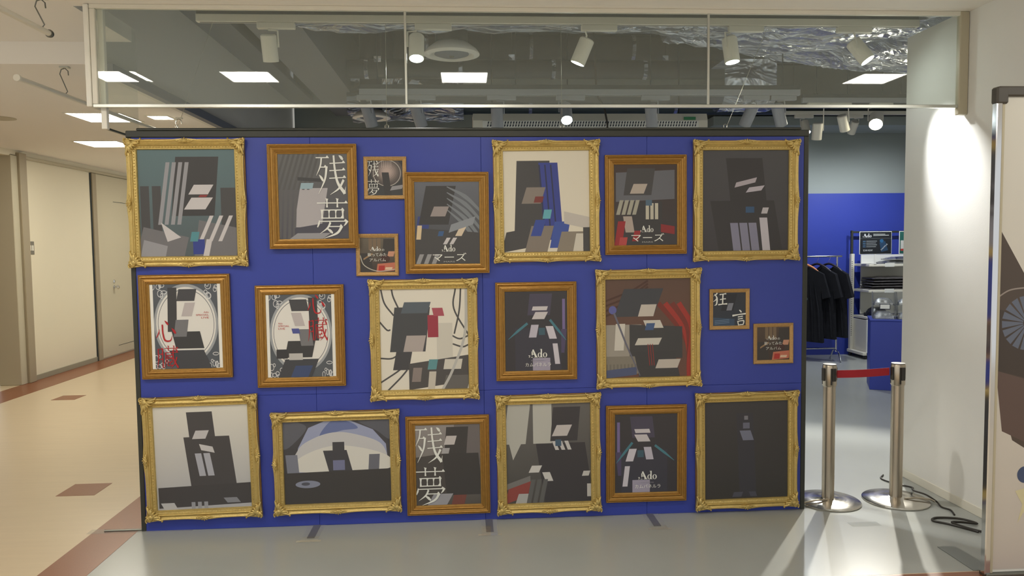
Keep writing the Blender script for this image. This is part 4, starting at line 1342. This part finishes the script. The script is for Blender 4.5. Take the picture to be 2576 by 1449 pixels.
light_panel('square corridor ceiling light nearest the hanging glass', -3.42, 7.37, ZK, M['panel_corr'])
light_panel('square corridor ceiling light farther back near the door', -4.28, 9.20, ZK, M['panel_corr'])
light_panel('narrow corridor ceiling light seen through the return glass', -2.90, 7.37, ZK, M['panel_corr'], 0.09)
light_panel('square ceiling light added unseen deep in the corridor for brightness', -3.9, 12.2, ZK, M['panel_corr'])  # extra panel hidden behind the display wall, added to brighten the corridor
for x, nm in ((-2.79, 'leftmost'), (-1.75, 'second'), (0.01, 'third'), (3.0, 'rightmost')):
    light_panel('square ceiling light over the near floor, %s from the left, mirrored in the glass' % nm, x if x < 2.9 else 3.56, 2.66, ZC, M['panel_front'], 0.19, 'near ceiling lights')
for x in (-1.75, 0.01, 1.8):  # unseen row of panels added to brighten the near side
    light_panel('square ceiling light added out of view over the near floor for fill, %s' % {-1.75: 'left one', 0.01: 'middle one', 1.8: 'right one'}[x], x, 0.3, ZC, M['panel_front'], 0.19, 'near ceiling lights')

# ------------------------------------------------------------------ shop ceiling equipment
ac = thing('air_conditioner', 'long white ceiling air conditioner with a slotted grille', 'air conditioner', (1.17, 6.80, 2.765))
MB().prism([(0.0, 0.0), (0.0, 0.07), (0.03, 0.135), (0.62, 0.20), (0.62, 0.02)], -1.085, 1.085, Matrix.Rotation(PI / 2, 4, 'Z')).build('body', M['white_paint'], ac)
MB().bbox(-1.0, 1.0, -0.006, 0.0, 0.004, 0.066, 0.002).build('grille', M['white_card'], ac)
sl = MB()
for r_ in range(2):
    for k in range(76):
        x = -0.96 + k * 0.0256 + r_ * 0.006
        sl.add([(x, -0.0068, 0.012 + r_ * 0.026), (x + 0.011, -0.0068, 0.012 + r_ * 0.026), (x + 0.016, -0.0068, 0.032 + r_ * 0.026), (x + 0.005, -0.0068, 0.032 + r_ * 0.026)], [(0, 1, 2, 3)])
sl.build('slots', M['slot_dark'], ac)['kind'] = 'stuff'
MB().box(0.86, 0.97, -0.008, -0.004, 0.072, 0.100).build('tag', M['green_tag'], ac)
for x in (-0.9, 0.9):
    MB().cyl((x, 0.3, 0.16), (x, 0.3, 1.53), 0.008, 8).build('hanger_rod', M['pipe_dark'], ac)
o = MB().tube([(1.17, 6.72, 4.30), (1.18, 6.71, 3.5), (1.20, 6.70, 3.05), (1.27, 6.70, 2.93), (1.30, 6.72, 2.80), (1.31, 6.75, 2.70)], 0.009, 8).build('hanging_cable', M['cable'], None, True)
tag(o, 'black cable hanging in front of the air conditioner', 'cable')


def foil_sheet(name, label, x0, x1, y0, y1, z, sag, nx, ny, seed, left_taper=0.0):
    rnd = random.Random(seed)
    V_, F_ = [], []
    ph = [(rnd.uniform(2, 9), rnd.uniform(2, 9), rnd.uniform(0, 6.3), rnd.uniform(0.006, 0.022)) for _ in range(12)]
    for j in range(ny + 1):
        for i in range(nx + 1):
            u, v = i / nx, j / ny
            x = x0 + (x1 - x0) * u
            y = y0 + (y1 - y0) * v
            if left_taper:
                y = y0 + (y1 - y0) * v * (1 - left_taper * (1 - u) ** 1.5)
            zz = z - sag * math.sin(PI * min(1, max(0, v))) + 0.25 * max(0, abs(v - 0.5) * 2 - 0.75) ** 1.2
            for a, b, p, m_ in ph:
                zz += m_ * abs(math.sin(a * x + b * y + p))
            zz += rnd.uniform(-0.004, 0.004)
            V_.append((x, y, zz))
    for j in range(ny):
        for i in range(nx):
            a = j * (nx + 1) + i
            F_.append((a, a + 1, a + nx + 2, a + nx + 1))
    top = len(V_)
    V_ += [(x0, y0, z + 0.5), (x1, y0, z + 0.5), (x1, y1, z + 0.5), (x0, y1, z + 0.5)]
    F_.append((top, top + 1, top + 2, top + 3))
    F_.append([top, top + 1, nx, 0])
    o = MB().add(V_, F_).build(name, M['foil'])
    for hx in (x0 + (x1 - x0) * 0.25, x0 + (x1 - x0) * 0.75):
        MB().cyl((hx, (y0 + y1) / 2, z + 0.49), (hx, (y0 + y1) / 2, 4.30), 0.006, 6).build('hanger_rod', M['pipe_dark'], o)
    return tag(o, label, 'duct')


foil_sheet('foil_wrapped_duct', 'crumpled silver foil duct running across above the front rail', -1.2, 1.6, 5.02, 5.74, 3.235, 0.06, 70, 22, 1)
foil_sheet('foil_wrapped_duct', 'broad crumpled silver foil duct over the right side of the shop', 1.6, 4.4, 5.02, 7.3, 3.26, 0.08, 60, 46, 2, 0.55)
foil_sheet('foil_wrapped_duct', 'low silver foil pipe wrap seen left of the air conditioner', -1.4, 0.0, 9.1, 9.8, 3.22, 0.05, 40, 16, 3)
foil_sheet('foil_wrapped_duct', 'small silver foil wrap at the right end of the air conditioner', 2.45, 2.95, 6.9, 7.3, 2.92, 0.05, 16, 12, 4)


def diffuser(label, x, y, z, r):
    t = thing('ceiling_diffuser', label, 'air diffuser', (x, y, z), (0, 0, 0), 'round air diffusers')
    MB().lathe([(r * 0.72, 0.03), (r * 0.80, 0.0), (r, 0.012), (r, 0.02), (r * 0.9, 0.05), (r * 0.6, 0.10)], 36, None).build('outer_ring', M['ceil_warm'], t, True)
    MB().lathe([(r * 0.40, 0.0), (r * 0.62, 0.016), (r * 0.60, 0.022), (r * 0.38, 0.02)], 32).build('inner_ring', M['beam_grey'], t, True)
    MB().lathe([(r * 0.06, -0.012), (r * 0.10, 0.0), (r * 0.14, 0.02)], 20).build('hub', M['alu_dark'], t, True)
    MB().lathe([(r * 0.58, 0.10), (r * 0.58, 4.28 - z)], 24).build('neck', M['pipe_dark'], t, True)
    return t


diffuser('round cream ceiling diffuser high behind the middle of the hanging glass', -0.088, 6.0, 3.205, 0.222)
diffuser('round cream ceiling diffuser lower down beside the rear spotlights', -1.07, 8.8, 3.18, 0.22)
# dark ducts and pipes
pipes = [(-1.2, 3.1, 7.9, 3.55, 0.10, 'thick dark duct crossing the shop ceiling behind the rear rail'), (-1.0, 5.0, 6.55, 3.62, 0.06, 'dark pipe crossing the shop ceiling in the middle'), (-1.2, 6.5, 9.3, 3.45, 0.13, 'wide dark duct across the back of the shop ceiling'), (-0.6, 4.5, 8.6, 3.95, 0.16, 'large dark duct high at the back of the ceiling')]
for x0, x1, y, z, r_, nm in pipes:
    t = thing('ceiling_pipe', nm, 'pipe', ((x0 + x1) / 2, y, z))
    h = (x1 - x0) / 2
    MB().cyl((-h, 0, 0), (h, 0, 0), r_, 16).build('tube', M['pipe_dark'], t, True)
    for k in range(5):
        x = -h + 0.2 + (2 * h - 0.4) * k / 4
        MB().cyl((x - 0.02, 0, 0), (x + 0.02, 0, 0), r_ + 0.006, 16).build('clamp', M['foil'], t)
t = thing('cable_tray', 'flat grey cable tray across the shop ceiling behind the rear rail', 'cable tray', (1.15, 8.25, 3.30))
MB().bbox(-2.05, 2.05, -0.2, 0.2, 0.0, 0.04, 0.004).build('tray', M['alu_dark'], t)
for x in (-1.9, 0.0, 1.9):
    MB().cyl((x, 0, 0.04), (x, 0, 1.0), 0.006, 6).build('hanger_rod', M['pipe_dark'], t)
for k, (x, y, z) in enumerate(((0.42, 6.40, 3.30), (2.05, 7.5, 3.575), (-0.72, 6.4, 3.28), (2.71, 7.5, 3.56), (3.59, 7.5, 3.54), (3.0, 7.5, 3.54))):
    nm = ['left of the middle', 'near the second glass joint', 'left above the rear rail', 'right of the second glass joint', 'at the far right above the lamp reflection', 'right, beside the foil duct'][k]
    t = thing('foil_clip', 'small shiny foil clip on the dark ceiling, %s' % nm, 'clip', (x, y, z), (0, 0, 0), 'foil clips')
    MB().bbox(-0.03, 0.03, -0.004, 0.004, -0.025, 0.025, 0.002).build('plate', M['foil'], t)
    MB().cyl((0, 0, 0.02), (0, 0, 4.3 - z), 0.004, 6).build('rod', M['pipe_dark'], t)

# support wires
for p0, p1, nm in (((-0.465, 4.55, 2.40), (-0.50, 4.95, 3.15), 'left of the middle above the small square frame'), ((0.60, 4.55, 2.40), (0.65, 4.95, 3.15), 'above the cream picture'), ((1.62, 4.55, 2.40), (2.05, 4.95, 3.15), 'slanting, near the second glass joint'), ((-1.70, 4.55, 2.40), (-1.60, 4.95, 3.15), 'above the teal picture')):
    t = thing('support_wire', 'thin shiny wire above the blue wall, ' + nm, 'wire', p0)
    MB().tube([(0, 0, 0), tuple(Vector(p1) - Vector(p0))], 0.0013, 6).build('strand', M['wire'], t)
    MB().tube([(0.0, 0, 0.0), (0.010, 0, 0.010), (0.012, 0, 0.028), (0.0, 0, 0.036), (-0.010, 0, 0.028), (-0.008, 0, 0.012), (0, 0, 0.002)], 0.0022, 6).build('hook', M['wire'], t)

# hanging banner rods over the corridor
def banner_rod(label, x, y0, y1, z, hooks, zc):
    t = thing('hanging_rod', label, 'rod', (x, y0, z))
    MB().cyl((0, 0.01, 0), (0, y1 - y0, 0), 0.016, 12).build('rod', M['white_paint'], t, True)
    MB().lathe([(0.021, 0), (0.023, 0.006), (0.021, 0.02)], 16, Matrix.Translation((0, -0.005, 0)) @ Matrix.Rotation(-PI / 2, 4, 'X')).build('end_cap', M['white_paint'], t, True)
    MB().lathe([(0.021, 0), (0.023, 0.006), (0.021, 0.02)], 16, Matrix.Translation((0, y1 - y0 - 0.01, 0)) @ Matrix.Rotation(-PI / 2, 4, 'X')).build('end_cap', M['alu_dark'], t, True)
    for hy in hooks:
        MB().tube([(0.0, hy, 0.016), (0.012, hy, 0.03), (-0.035, hy, zc - z - 0.05), (-0.025, hy, zc - z - 0.02), (0.0, hy, zc - z - 0.012), (0.02, hy, zc - z - 0.03), (0.022, hy, zc - z - 0.06)], 0.0035, 6).build('hook', M['alu_dark'], t, True)
        MB().bbox(-0.03, 0.03, hy - 0.02, hy + 0.02, zc - z - 0.012, zc - z, 0.002).build('hook_plate', M['alu'], t)
    return t


banner_rod('short hanging banner rod at the top left corner', -2.345, 3.2, 4.44, 2.93, (1.17,), ZC)
banner_rod('long hanging banner rod with a round white end cap, below the corridor ceiling edge', -2.735, 4.79, 7.8, 2.76, (0.56, 2.6), ZK)
o = MB().lathe([(0.02, -0.006), (0.10, -0.010), (0.13, -0.004), (0.13, 0.0)], 28).build('ceiling_speaker', M['trim_light'], None, True, (-4.40, 7.41, ZK))
tag(o, 'round beige ceiling speaker at the left edge of the picture', 'ceiling speaker')

# ------------------------------------------------------------------ barrier posts, belt
def stanchion(label, x, y, lever):
    t = thing('barrier_post', label, 'barrier post', (x, y, 0), (0, 0, 0), 'belt barrier posts')
    MB().lathe([(0.200, 0.0), (0.203, 0.004), (0.203, 0.009), (0.198, 0.013), (0.12, 0.021), (0.05, 0.027), (0.045, 0.03)], 56).build('base_disc', M['steel_base'], t, True)
    MB().lathe([(0.0385, 0.028), (0.0385, 0.77)], 32).build('pole', M['steel'], t, True)
    hd = MB().lathe([(0.0385, 0.762), (0.044, 0.770), (0.044, 0.895), (0.040, 0.903), (0.02, 0.905)], 32).build('head', M['steel'], t, True)
    MB().lathe([(0.041, 0.9035), (0.041, 0.908), (0.02, 0.909)], 32).build('top_cap', M['dark_cap'], hd, True)
    for k in range(4):
        a = k * PI / 2 + 0.2
        MB().bbox(0.040, 0.052, -0.013, 0.013, 0.80, 0.885, 0.003, Matrix.Rotation(a, 4, 'Z')).build('belt_slot', M['black_plastic'], hd)
        MB().bbox(0.0405, 0.0452, -0.006, 0.006, 0.775, 0.885, 0.002, Matrix.Rotation(a + PI / 4 + 0.4, 4, 'Z')).build('slit', M['black_plastic'], hd)
    MB().tube([(lever * 0.03, -0.055, 0.030), (lever * 0.10, -0.06, 0.034), (lever * 0.19, -0.075, 0.026), (lever * 0.215, -0.08, 0.012)], 0.006, 8).build('foot_bar', M['steel'], t, True)
    return t


stanchion('steel barrier post beside the right edge of the blue wall', 2.345, 4.62, -1)
stanchion('steel barrier post beside the white wall', 2.793, 4.60, 1)
bl = MB()
n = 12
V_, F_ = [], []
for i in range(n + 1):
    u = i / n
    x = 2.393 + (2.735 - 2.393) * u
    y = 4.612 - 0.012 * u
    zc = 0.842 + 0.012 * u - 0.004 * math.sin(PI * u)
    for dy in (-0.0009, 0.0009):
        for dz in (-0.025, 0.025):
            V_.append((x, y + dy, zc + dz))
for i in range(n):
    a, b = i * 4, (i + 1) * 4
    F_ += [(a, b, b + 1, a + 1), (a + 3, b + 3, b + 2, a + 2), (a + 1, b + 1, b + 3, a + 3), (a + 2, b + 2, b, a)]
F_ += [(0, 1, 3, 2), (n * 4 + 2, n * 4 + 3, n * 4 + 1, n * 4)]
tag(MB().add(V_, F_).build('barrier_belt', M['belt_red']), 'red belt stretched between the two steel barrier posts', 'belt')

# cables on the floor
o = MB().tube(spline([(3.00, 5.10, 0.006), (2.94, 5.02, 0.006), (2.97, 4.90, 0.008), (3.04, 4.82, 0.006), (2.98, 4.72, 0.03), (2.96, 4.66, 0.036), (3.00, 4.60, 0.03), (3.02, 4.52, 0.012), (3.00, 4.44, 0.006), (3.02, 4.38, 0.006), (2.99, 4.30, 0.006)], 6), 0.0055, 7).build('power_cable', M['cable'], None, True)
tag(o, 'thin dark cable snaking past the right barrier post', 'cable')
o = MB().tube(spline([(2.95, 4.03, 0.006), (2.86, 4.16, 0.006), (2.80, 4.22, 0.006), (2.85, 4.26, 0.008), (2.97, 4.22, 0.012), (3.02, 4.14, 0.012), (2.93, 4.16, 0.016), (2.88, 4.16, 0.014), (2.93, 4.06, 0.012), (3.02, 3.98, 0.006)], 6), 0.007, 7).build('coiled_cable', M['cable'], None, True)
tag(o, 'coiled dark cable on the floor by the banner stand', 'cable')

# ------------------------------------------------------------------ banner stand at the right edge
bs = thing('banner_stand', 'tall banner stand with chrome post and dark printed panel at the right edge', 'banner stand', (3.02, 3.50, 0), (0, 0, 0))
MB().bbox(-0.40, 0.40, -0.006, 0.006, 0.02, 2.41, 0.002).build('panel', M['white_card'], bs)
A = Art(0.79, 2.36)
A.grad((222, 219, 208), (208, 200, 192))
A.poly((74, 62, 54), [(0.0, 0.27), (0.30, 0.44), (0.50, 0.58), (0.5, 0.80), (0.12, 0.72), (0.03, 0.62), (0.0, 0.55)])
A.poly((60, 50, 44), [(0.0, 0.44), (0.30, 0.46), (0.34, 0.60), (0.0, 0.57)])
A.poly((92, 72, 66), [(0.0, 0.57), (0.3, 0.60), (0.30, 0.74), (0.05, 0.70)])
for k in range(9):
    t0 = math.radians(95 + k * 20)
    t1 = t0 + math.radians(15)
    A.poly((96, 104, 124), [(0.20 + 0.03 * math.cos(t0), 0.47 - 0.01 * math.sin(t0)), (0.20 + 0.17 * math.cos(t0), 0.47 - 0.058 * math.sin(t0)), (0.20 + 0.17 * math.cos(t1), 0.47 - 0.058 * math.sin(t1)), (0.20 + 0.03 * math.cos(t1), 0.47 - 0.01 * math.sin(t1))])
A.stroke((150, 140, 134), [(0.0, 0.415), (0.08, 0.40), (0.2, 0.395)], 0.003)
A.ell((58, 74, 112), 0.21, 0.795, 0.05, 0.018).poly((220, 212, 170), [(0.15, 0.83), (0.26, 0.82), (0.24, 0.86), (0.17, 0.90), (0.20, 0.86)]).poly((214, 166, 66), [(0.22, 0.85), (0.26, 0.86), (0.24, 0.875)])
A.mb.build('print', M['print'], bs, loc=(0, -0.0075, 1.215))
MB().bbox(-0.432, -0.402, -0.018, 0.018, 0.012, 2.395, 0.004).build('side_post', M['chrome'], bs)
MB().bbox(0.402, 0.432, -0.018, 0.018, 0.012, 2.395, 0.004).build('side_post', M['chrome'], bs)
MB().bbox(-0.402, -0.385, -0.012, 0.012, 0.012, 2.395, 0.003).build('side_profile', M['trim_light'], bs)
MB().bbox(-0.425, 0.425, -0.022, 0.022, 2.395, 2.445, 0.008).bbox(-0.437, -0.375, -0.024, 0.024, 2.36, 2.442, 0.008).build('top_cap', M['dark_cap'], bs)
MB().bbox(-0.43, 0.43, -0.03, 0.03, 0.0, 0.02, 0.004).build('foot', M['alu_dark'], bs)

# ------------------------------------------------------------------ merchandise corner
rk = thing('clothes_rack', 'chrome clothes rack in front of the blue back wall', 'clothes rack', (5.0, 10.25, 0))
MB().cyl((-0.62, 0, 1.49), (0.36, 0, 1.49), 0.013, 14).build('hanging_bar', M['chrome'], rk, True)
MB().cyl((-0.60, 0, 0.17), (0.29, 0, 0.17), 0.011, 12).build('lower_bar', M['chrome'], rk, True)
for x in (-0.60, 0.29):
    MB().cyl((x, 0, 0.12), (x, 0, 1.485), 0.013, 12).build('upright', M['chrome'], rk, True)
    for s in (-1, 1):
        MB().tube(spline([(x, 0, 0.15), (x + 0.03 * s, 0.14 * s, 0.12), (x + 0.06 * s, 0.26 * s, 0.012)]), 0.010, 10).build('foot', M['chrome'], rk, True)


def shirt(label, x, rz, hm, z=1.49, length=1.02, accent=None):
    hg = thing('coat_hanger', label.replace('black T-shirt', '%s hanger holding the black T-shirt' % ('wooden' if hm == 'wood_hanger' else 'dark')), 'hanger', (x, 10.25, z), (0, 0, rz), 'hangers on the rack')
    MB().tube(spline([(0.0, 0, -0.085), (0.0, 0, -0.04), (0.018, 0, -0.012), (0.012, 0, 0.016), (-0.010, 0, 0.018), (-0.018, 0, 0.0)]), 0.0028, 8).build('hook', M['chrome'], hg, True)
    MB().tube(spline([(-0.20, 0, -0.19), (-0.12, 0, -0.13), (0, 0, -0.085), (0.12, 0, -0.13), (0.20, 0, -0.19)]), [0.012, 0.015, 0.016] + [0.016] * 20 + [0.015] * 3 + [0.012] * 3, 10).build('arms', M[hm], hg, True)
    t = thing('t_shirt', label, 'T-shirt', (x, 10.25, z), (0, 0, rz), 'black T-shirts on the rack')
    top = -0.125
    outline = [(-0.09, top), (-0.16, top - 0.035), (-0.28, top - 0.10), (-0.37, top - 0.42), (-0.27, top - 0.45), (-0.25, top - 0.30), (-0.27, top - length * 0.7), (-0.285, top - length), (0.285, top - length - 0.02), (0.27, top - length * 0.7), (0.25, top - 0.30), (0.27, top - 0.45), (0.37, top - 0.42), (0.28, top - 0.10), (0.16, top - 0.035), (0.09, top), (0.0, top - 0.05)]
    mb = MB()
    mb.prism(outline, -0.035, 0.035)
    for k in range(6):
        xx = -0.22 + k * 0.088
        mb.tube([(xx * 0.7, -0.034, top - 0.20), (xx, -0.040, top - 0.6), (xx * 1.1, -0.036, top - length + 0.01)], [0.006, 0.02, 0.016], 6)
    b = mb.build('body', M['cloth_black'], t)
    MB().tube(spline([(-0.09, -0.036, top), (-0.05, -0.040, top - 0.045), (0, -0.041, top - 0.06), (0.05, -0.040, top - 0.045), (0.09, -0.036, top)]), 0.008, 6).build('collar', M['cloth_black'], t, True)
    if accent:
        A2 = Art(0.2, 0.3)
        for k in range(5):
            A2.ell(accent[k % len(accent)], 0.3 + 0.1 * k, 0.15 + 0.17 * k, 0.10, 0.07)
        A2.mb.build('chest_print', M['print'], t, loc=(0.02, -0.046, -0.48))
    return t


shirt('black T-shirt with a dim teal print, nearest the blue display wall', 4.80, -0.75, 'wood_hanger', 1.47, 1.05, [(50, 74, 78), (40, 54, 60)])
shirt('black T-shirt with a small pale print, second on the rack', 5.00, -0.95, 'hanger_dark', 1.47, 1.00, [(120, 112, 96), (60, 60, 60), (150, 150, 146)])
shirt('plain black T-shirt, rightmost on the rack', 5.17, -1.0, 'hanger_dark', 1.47, 0.98)

sh = thing('shelf_unit', 'white metal display shelf on casters against the blue wall', 'shelf unit', (5.70, 10.22, 0))
MB().bbox(0.0, 0.05, 0.40, 0.46, 0.06, 1.515, 0.004).build('upright', M['white_paint'], sh)
MB().bbox(1.28, 1.33, 0.40, 0.46, 0.06, 1.515, 0.004).build('upright', M['white_paint'], sh)
hol = MB()
for k in range(40):
    hol.box(0.008, 0.018, 0.3985, 0.4005, 0.30 + k * 0.028, 0.312 + k * 0.028)
hol.build('slot_holes', M['slot_dark'], sh)['kind'] = 'stuff'
MB().box(0.16, 1.30, 0.42, 0.44, 0.62, 1.50).build('back_panel', M['white_card'], sh)
for z in (1.335, 0.965, 0.575):
    s_ = MB().bbox(0.05, 1.30, 0.0, 0.42, z, z + 0.035, 0.004).build('shelf', M['white_paint'], sh)
    for k in range(2):
        MB().bbox(0.28 + 0.55 * k, 0.42 + 0.55 * k, -0.006, -0.001, z - 0.005, z + 0.05, 0.001).build('price_tag', M['white_card'], s_)
MB().bbox(0.05, 1.30, 0.03, 0.42, 0.10, 0.56, 0.004).build('drawer_body', M['white_paint'], sh)
MB().bbox(0.03, 0.06, 0.0, 0.03, 0.06, 0.57, 0.003).build('front_post', M['white_card'], sh)
MB().bbox(-0.02, 1.32, 0.0, 0.46, 0.055, 0.10, 0.006).build('base', M['white_paint'], sh)
for x, y in ((0.02, 0.03), (0.02, 0.43), (1.25, 0.03), (1.25, 0.43)):
    MB().lathe([(0.012, -0.014), (0.028, -0.012), (0.028, 0.012), (0.012, 0.014)], 14, Matrix.Translation((x, y, 0.028)) @ Matrix.Rotation(PI / 2, 4, 'Y')).box(x - 0.016, x + 0.016, y - 0.01, y + 0.01, 0.028, 0.056).build('caster', M['black_plastic'], sh, True)
for x in (0.0, 1.28):
    MB().bbox(x, x + 0.03, 0.41, 0.44, 1.515, 1.86, 0.002).build('sign_post', M['black_trim'], sh)
MB().bbox(0.0, 1.31, 0.412, 0.438, 1.82, 1.85, 0.002).build('sign_bar', M['black_trim'], sh)


def packet(label, x, y, z, w, d, h, m, seed, group):
    rnd = random.Random(seed)
    nx, ny = 10, 6
    V_, F_ = [], []
    for lay in (0, 1):
        for j in range(ny + 1):
            for i in range(nx + 1):
                u, v = i / nx * 2 - 1, j / ny * 2 - 1
                e = (1 - abs(u) ** 4) * (1 - abs(v) ** 4)
                V_.append((u * w / 2 + rnd.uniform(-0.004, 0.004), v * d / 2 + rnd.uniform(-0.004, 0.004), (h * (0.35 + 0.65 * e) if lay else 0.0) + (rnd.uniform(-0.004, 0.003) if lay else 0)))
    K = (nx + 1) * (ny + 1)
    for j in range(ny):
        for i in range(nx):
            a = j * (nx + 1) + i
            F_.append((a, a + nx + 1, a + nx + 2, a + 1))
            F_.append((K + a, K + a + 1, K + a + nx + 2, K + a + nx + 1))
    ring_ = [i for i in range(nx + 1)] + [(j + 1) * (nx + 1) - 1 for j in range(1, ny + 1)] + [ny * (nx + 1) + i for i in range(nx - 1, -1, -1)] + [j * (nx + 1) for j in range(ny - 1, 0, -1)]
    for k in range(len(ring_)):
        a, b = ring_[k], ring_[(k + 1) % len(ring_)]
        F_.append((a, b, K + b, K + a))
    o = MB().add(V_, F_).build('wrapped_packet', m, None, True, (x, y, z))
    return tag(o, label, 'packet', group)


ords = ['bottom', 'second from the bottom', 'middle', 'second from the top', 'topmost']
for k in range(5):
    packet('dark plastic-wrapped packet on the middle shelf, %s of the stack' % ords[k], 6.18 + 0.012 * (k % 2), 10.43, 1.0005 + 0.038 * k, 0.78 - 0.03 * k, 0.34, 0.036, M['bag_film'], 20 + k, 'packets on the middle shelf')
for k in range(2):
    packet('silvery plastic-wrapped packet on the top shelf, %s one' % ('lower', 'upper')[k], 6.34 + 0.05 * k, 10.47, 1.3705 + 0.052 * k, 0.60 - 0.1 * k, 0.26, 0.048, M['bag_silver'], 40 + k, 'packets on the top shelf')
o = packet('black glossy pouch on the lower shelf', 5.93, 10.33, 0.611, 0.26, 0.20, 0.14, M['pouch_black'], 50, None)
o.name = 'glossy_pouch'


def sign(label, x, w, bg, letters, extra=None):
    t = thing('sign_board', label, 'sign', (x, 10.215, 1.372), (0.0, 0, 0))
    h = 0.325
    MB().bbox(-w / 2, w / 2, 0, 0.008, 0.14, 0.14 + h, 0.002).build('frame', M['white_card'], t)
    MB().bbox(-0.02, 0.02, 0.0, 0.10, 0.0, 0.006, 0.001).bbox(-0.012, 0.012, 0.002, 0.008, 0.0, 0.15, 0.001).build('stand', M['white_card'], t)
    A3 = Art(w - 0.014, h - 0.014)
    A3.grad(bg, tuple(max(0, c - 8) for c in bg))
    if extra: extra(A3)
    p = A3.mb.build('print', M['print'], t, loc=(0, -0.0012, 0.14 + h / 2))
    lettering(p, letters, w - 0.014, h - 0.014)
    return t


def sign_extra(a):
    a.poly((130, 134, 136), [(0.02, 0.295), (0.98, 0.295), (0.98, 0.302), (0.02, 0.302)])
    for k in range(4):
        a.poly((90, 140, 190), [(0.09, 0.41 + 0.085 * k), (0.18, 0.41 + 0.085 * k), (0.18, 0.435 + 0.085 * k), (0.09, 0.435 + 0.085 * k)]).poly((150, 156, 160), [(0.20, 0.405 + 0.085 * k), (0.54 - 0.03 * (k % 2), 0.405 + 0.085 * k), (0.54 - 0.03 * (k % 2), 0.435 + 0.085 * k), (0.20, 0.435 + 0.085 * k)])
    a.poly((30, 60, 92), [(0.62, 0.5), (0.80, 0.42), (0.90, 0.84), (0.68, 0.92)]).ell((34, 92, 140), 0.69, 0.41, 0.06, 0.08)
    a.poly((190, 194, 192), [(0.42, 0.09), (0.80, 0.09), (0.80, 0.12), (0.42, 0.12)]).poly((190, 194, 192), [(0.42, 0.15), (0.92, 0.14), (0.92, 0.17), (0.42, 0.18)])


sg = sign('black sign board with white title on top of the white shelf', 5.835, 0.475, (24, 28, 34), [('logo', (226, 228, 230), 0.08, 0.36, 0.07, 0.25), ('SCAN NOW!', (220, 226, 230), 0.10, 0.40, 0.80, 0.88)], sign_extra)
smp = lettering([c for c in bpy.data.objects if c.parent == sg and c.name.startswith('print')][0], [('SAMPLE', (206, 214, 220), 0.36, 0.64, 0.47, 0.53)], 0.461, 0.311, 'sample_lettering')
smp.location = (0.123, -0.0004, -0.06)
smp.rotation_euler = (0, -0.75, 0)
sign('green-edged sign board cut off by the white wall', 6.42, 0.475, (28, 92, 84), [], lambda a: a.poly((206, 206, 200), [(0.03, 0.4), (0.5, 0.4), (0.5, 0.85), (0.03, 0.85)]).poly((176, 50, 46), [(0.03, 0.78), (0.2, 0.78), (0.2, 0.88), (0.03, 0.88)]))

ct = thing('shop_counter', 'blue box counter in front of the shelves beside the white wall', 'counter', (4.60, 8.13, 0), (0, 0, math.radians(-26)))
MB().bbox(0.0, 0.80, 0.0, 0.50, 0.0, 0.79, 0.004).build('body', M['blue_board'], ct)
MB().bbox(-0.006, 0.806, -0.006, 0.506, 0.79, 0.806, 0.003).build('top', M['blue_board'], ct)
CR = Matrix.Translation((4.60, 8.13, 0)) @ Matrix.Rotation(math.radians(-26), 4, 'Z')
for k, lx in enumerate((0.15, 0.40, 0.65)):
    bp = CR @ Vector((lx, 0.08, 0.8065))
    t = thing('acrylic_bin', 'clear acrylic goods bin on the blue counter, %s' % ['leftmost', 'second from the left', 'rightmost'][k], 'acrylic bin', tuple(bp), (0, 0, math.radians(-26)), 'acrylic bins on the counter')
    for s in (-0.118, 0.114):
        MB().prism([(0.0, 0.0), (0.0, 0.10), (0.06, 0.20), (0.18, 0.30), (0.34, 0.30), (0.34, 0.0)], -s - 0.004, -s, Matrix.Rotation(PI / 2, 4, 'Z')).build('side_panel', M['acrylic'], t)
    MB().box(-0.116, 0.116, -0.004, 0.0, 0.004, 0.10).build('front_panel', M['acrylic'], t)
    MB().box(-0.116, 0.116, 0.336, 0.34, 0.004, 0.30).build('back_panel', M['acrylic'], t)
    MB().box(-0.116, 0.116, 0.0, 0.34, 0.0, 0.004).build('base', M['acrylic'], t)
    MB().box(-0.116, 0.116, 0.10, 0.34, 0.15, 0.154).build('tray', M['acrylic'], t)
    MB().bbox(-0.055, 0.055, -0.010, -0.006, 0.115, 0.175, 0.001).build('tag_frame', M['slot_dark'], t)
    MB().box(-0.048, 0.048, -0.0115, -0.0100, 0.122, 0.168).build('tag_card', M['white_card'], t)
    for j in range(2):
        pp = CR @ Vector((lx, 0.22 + 0.07 * j, 0.812 + 0.15 * j))
        o = packet('small clear wrapped item in the %s acrylic bin, %s tier' % (['left', 'middle', 'right'][k], ['lower', 'upper'][j]), pp.x, pp.y, pp.z, 0.19, 0.19, 0.075, M['bag_silver'], 70 + 3 * k + j, 'wrapped items in the bins')
        o.rotation_euler = (0, 0, math.radians(-26))
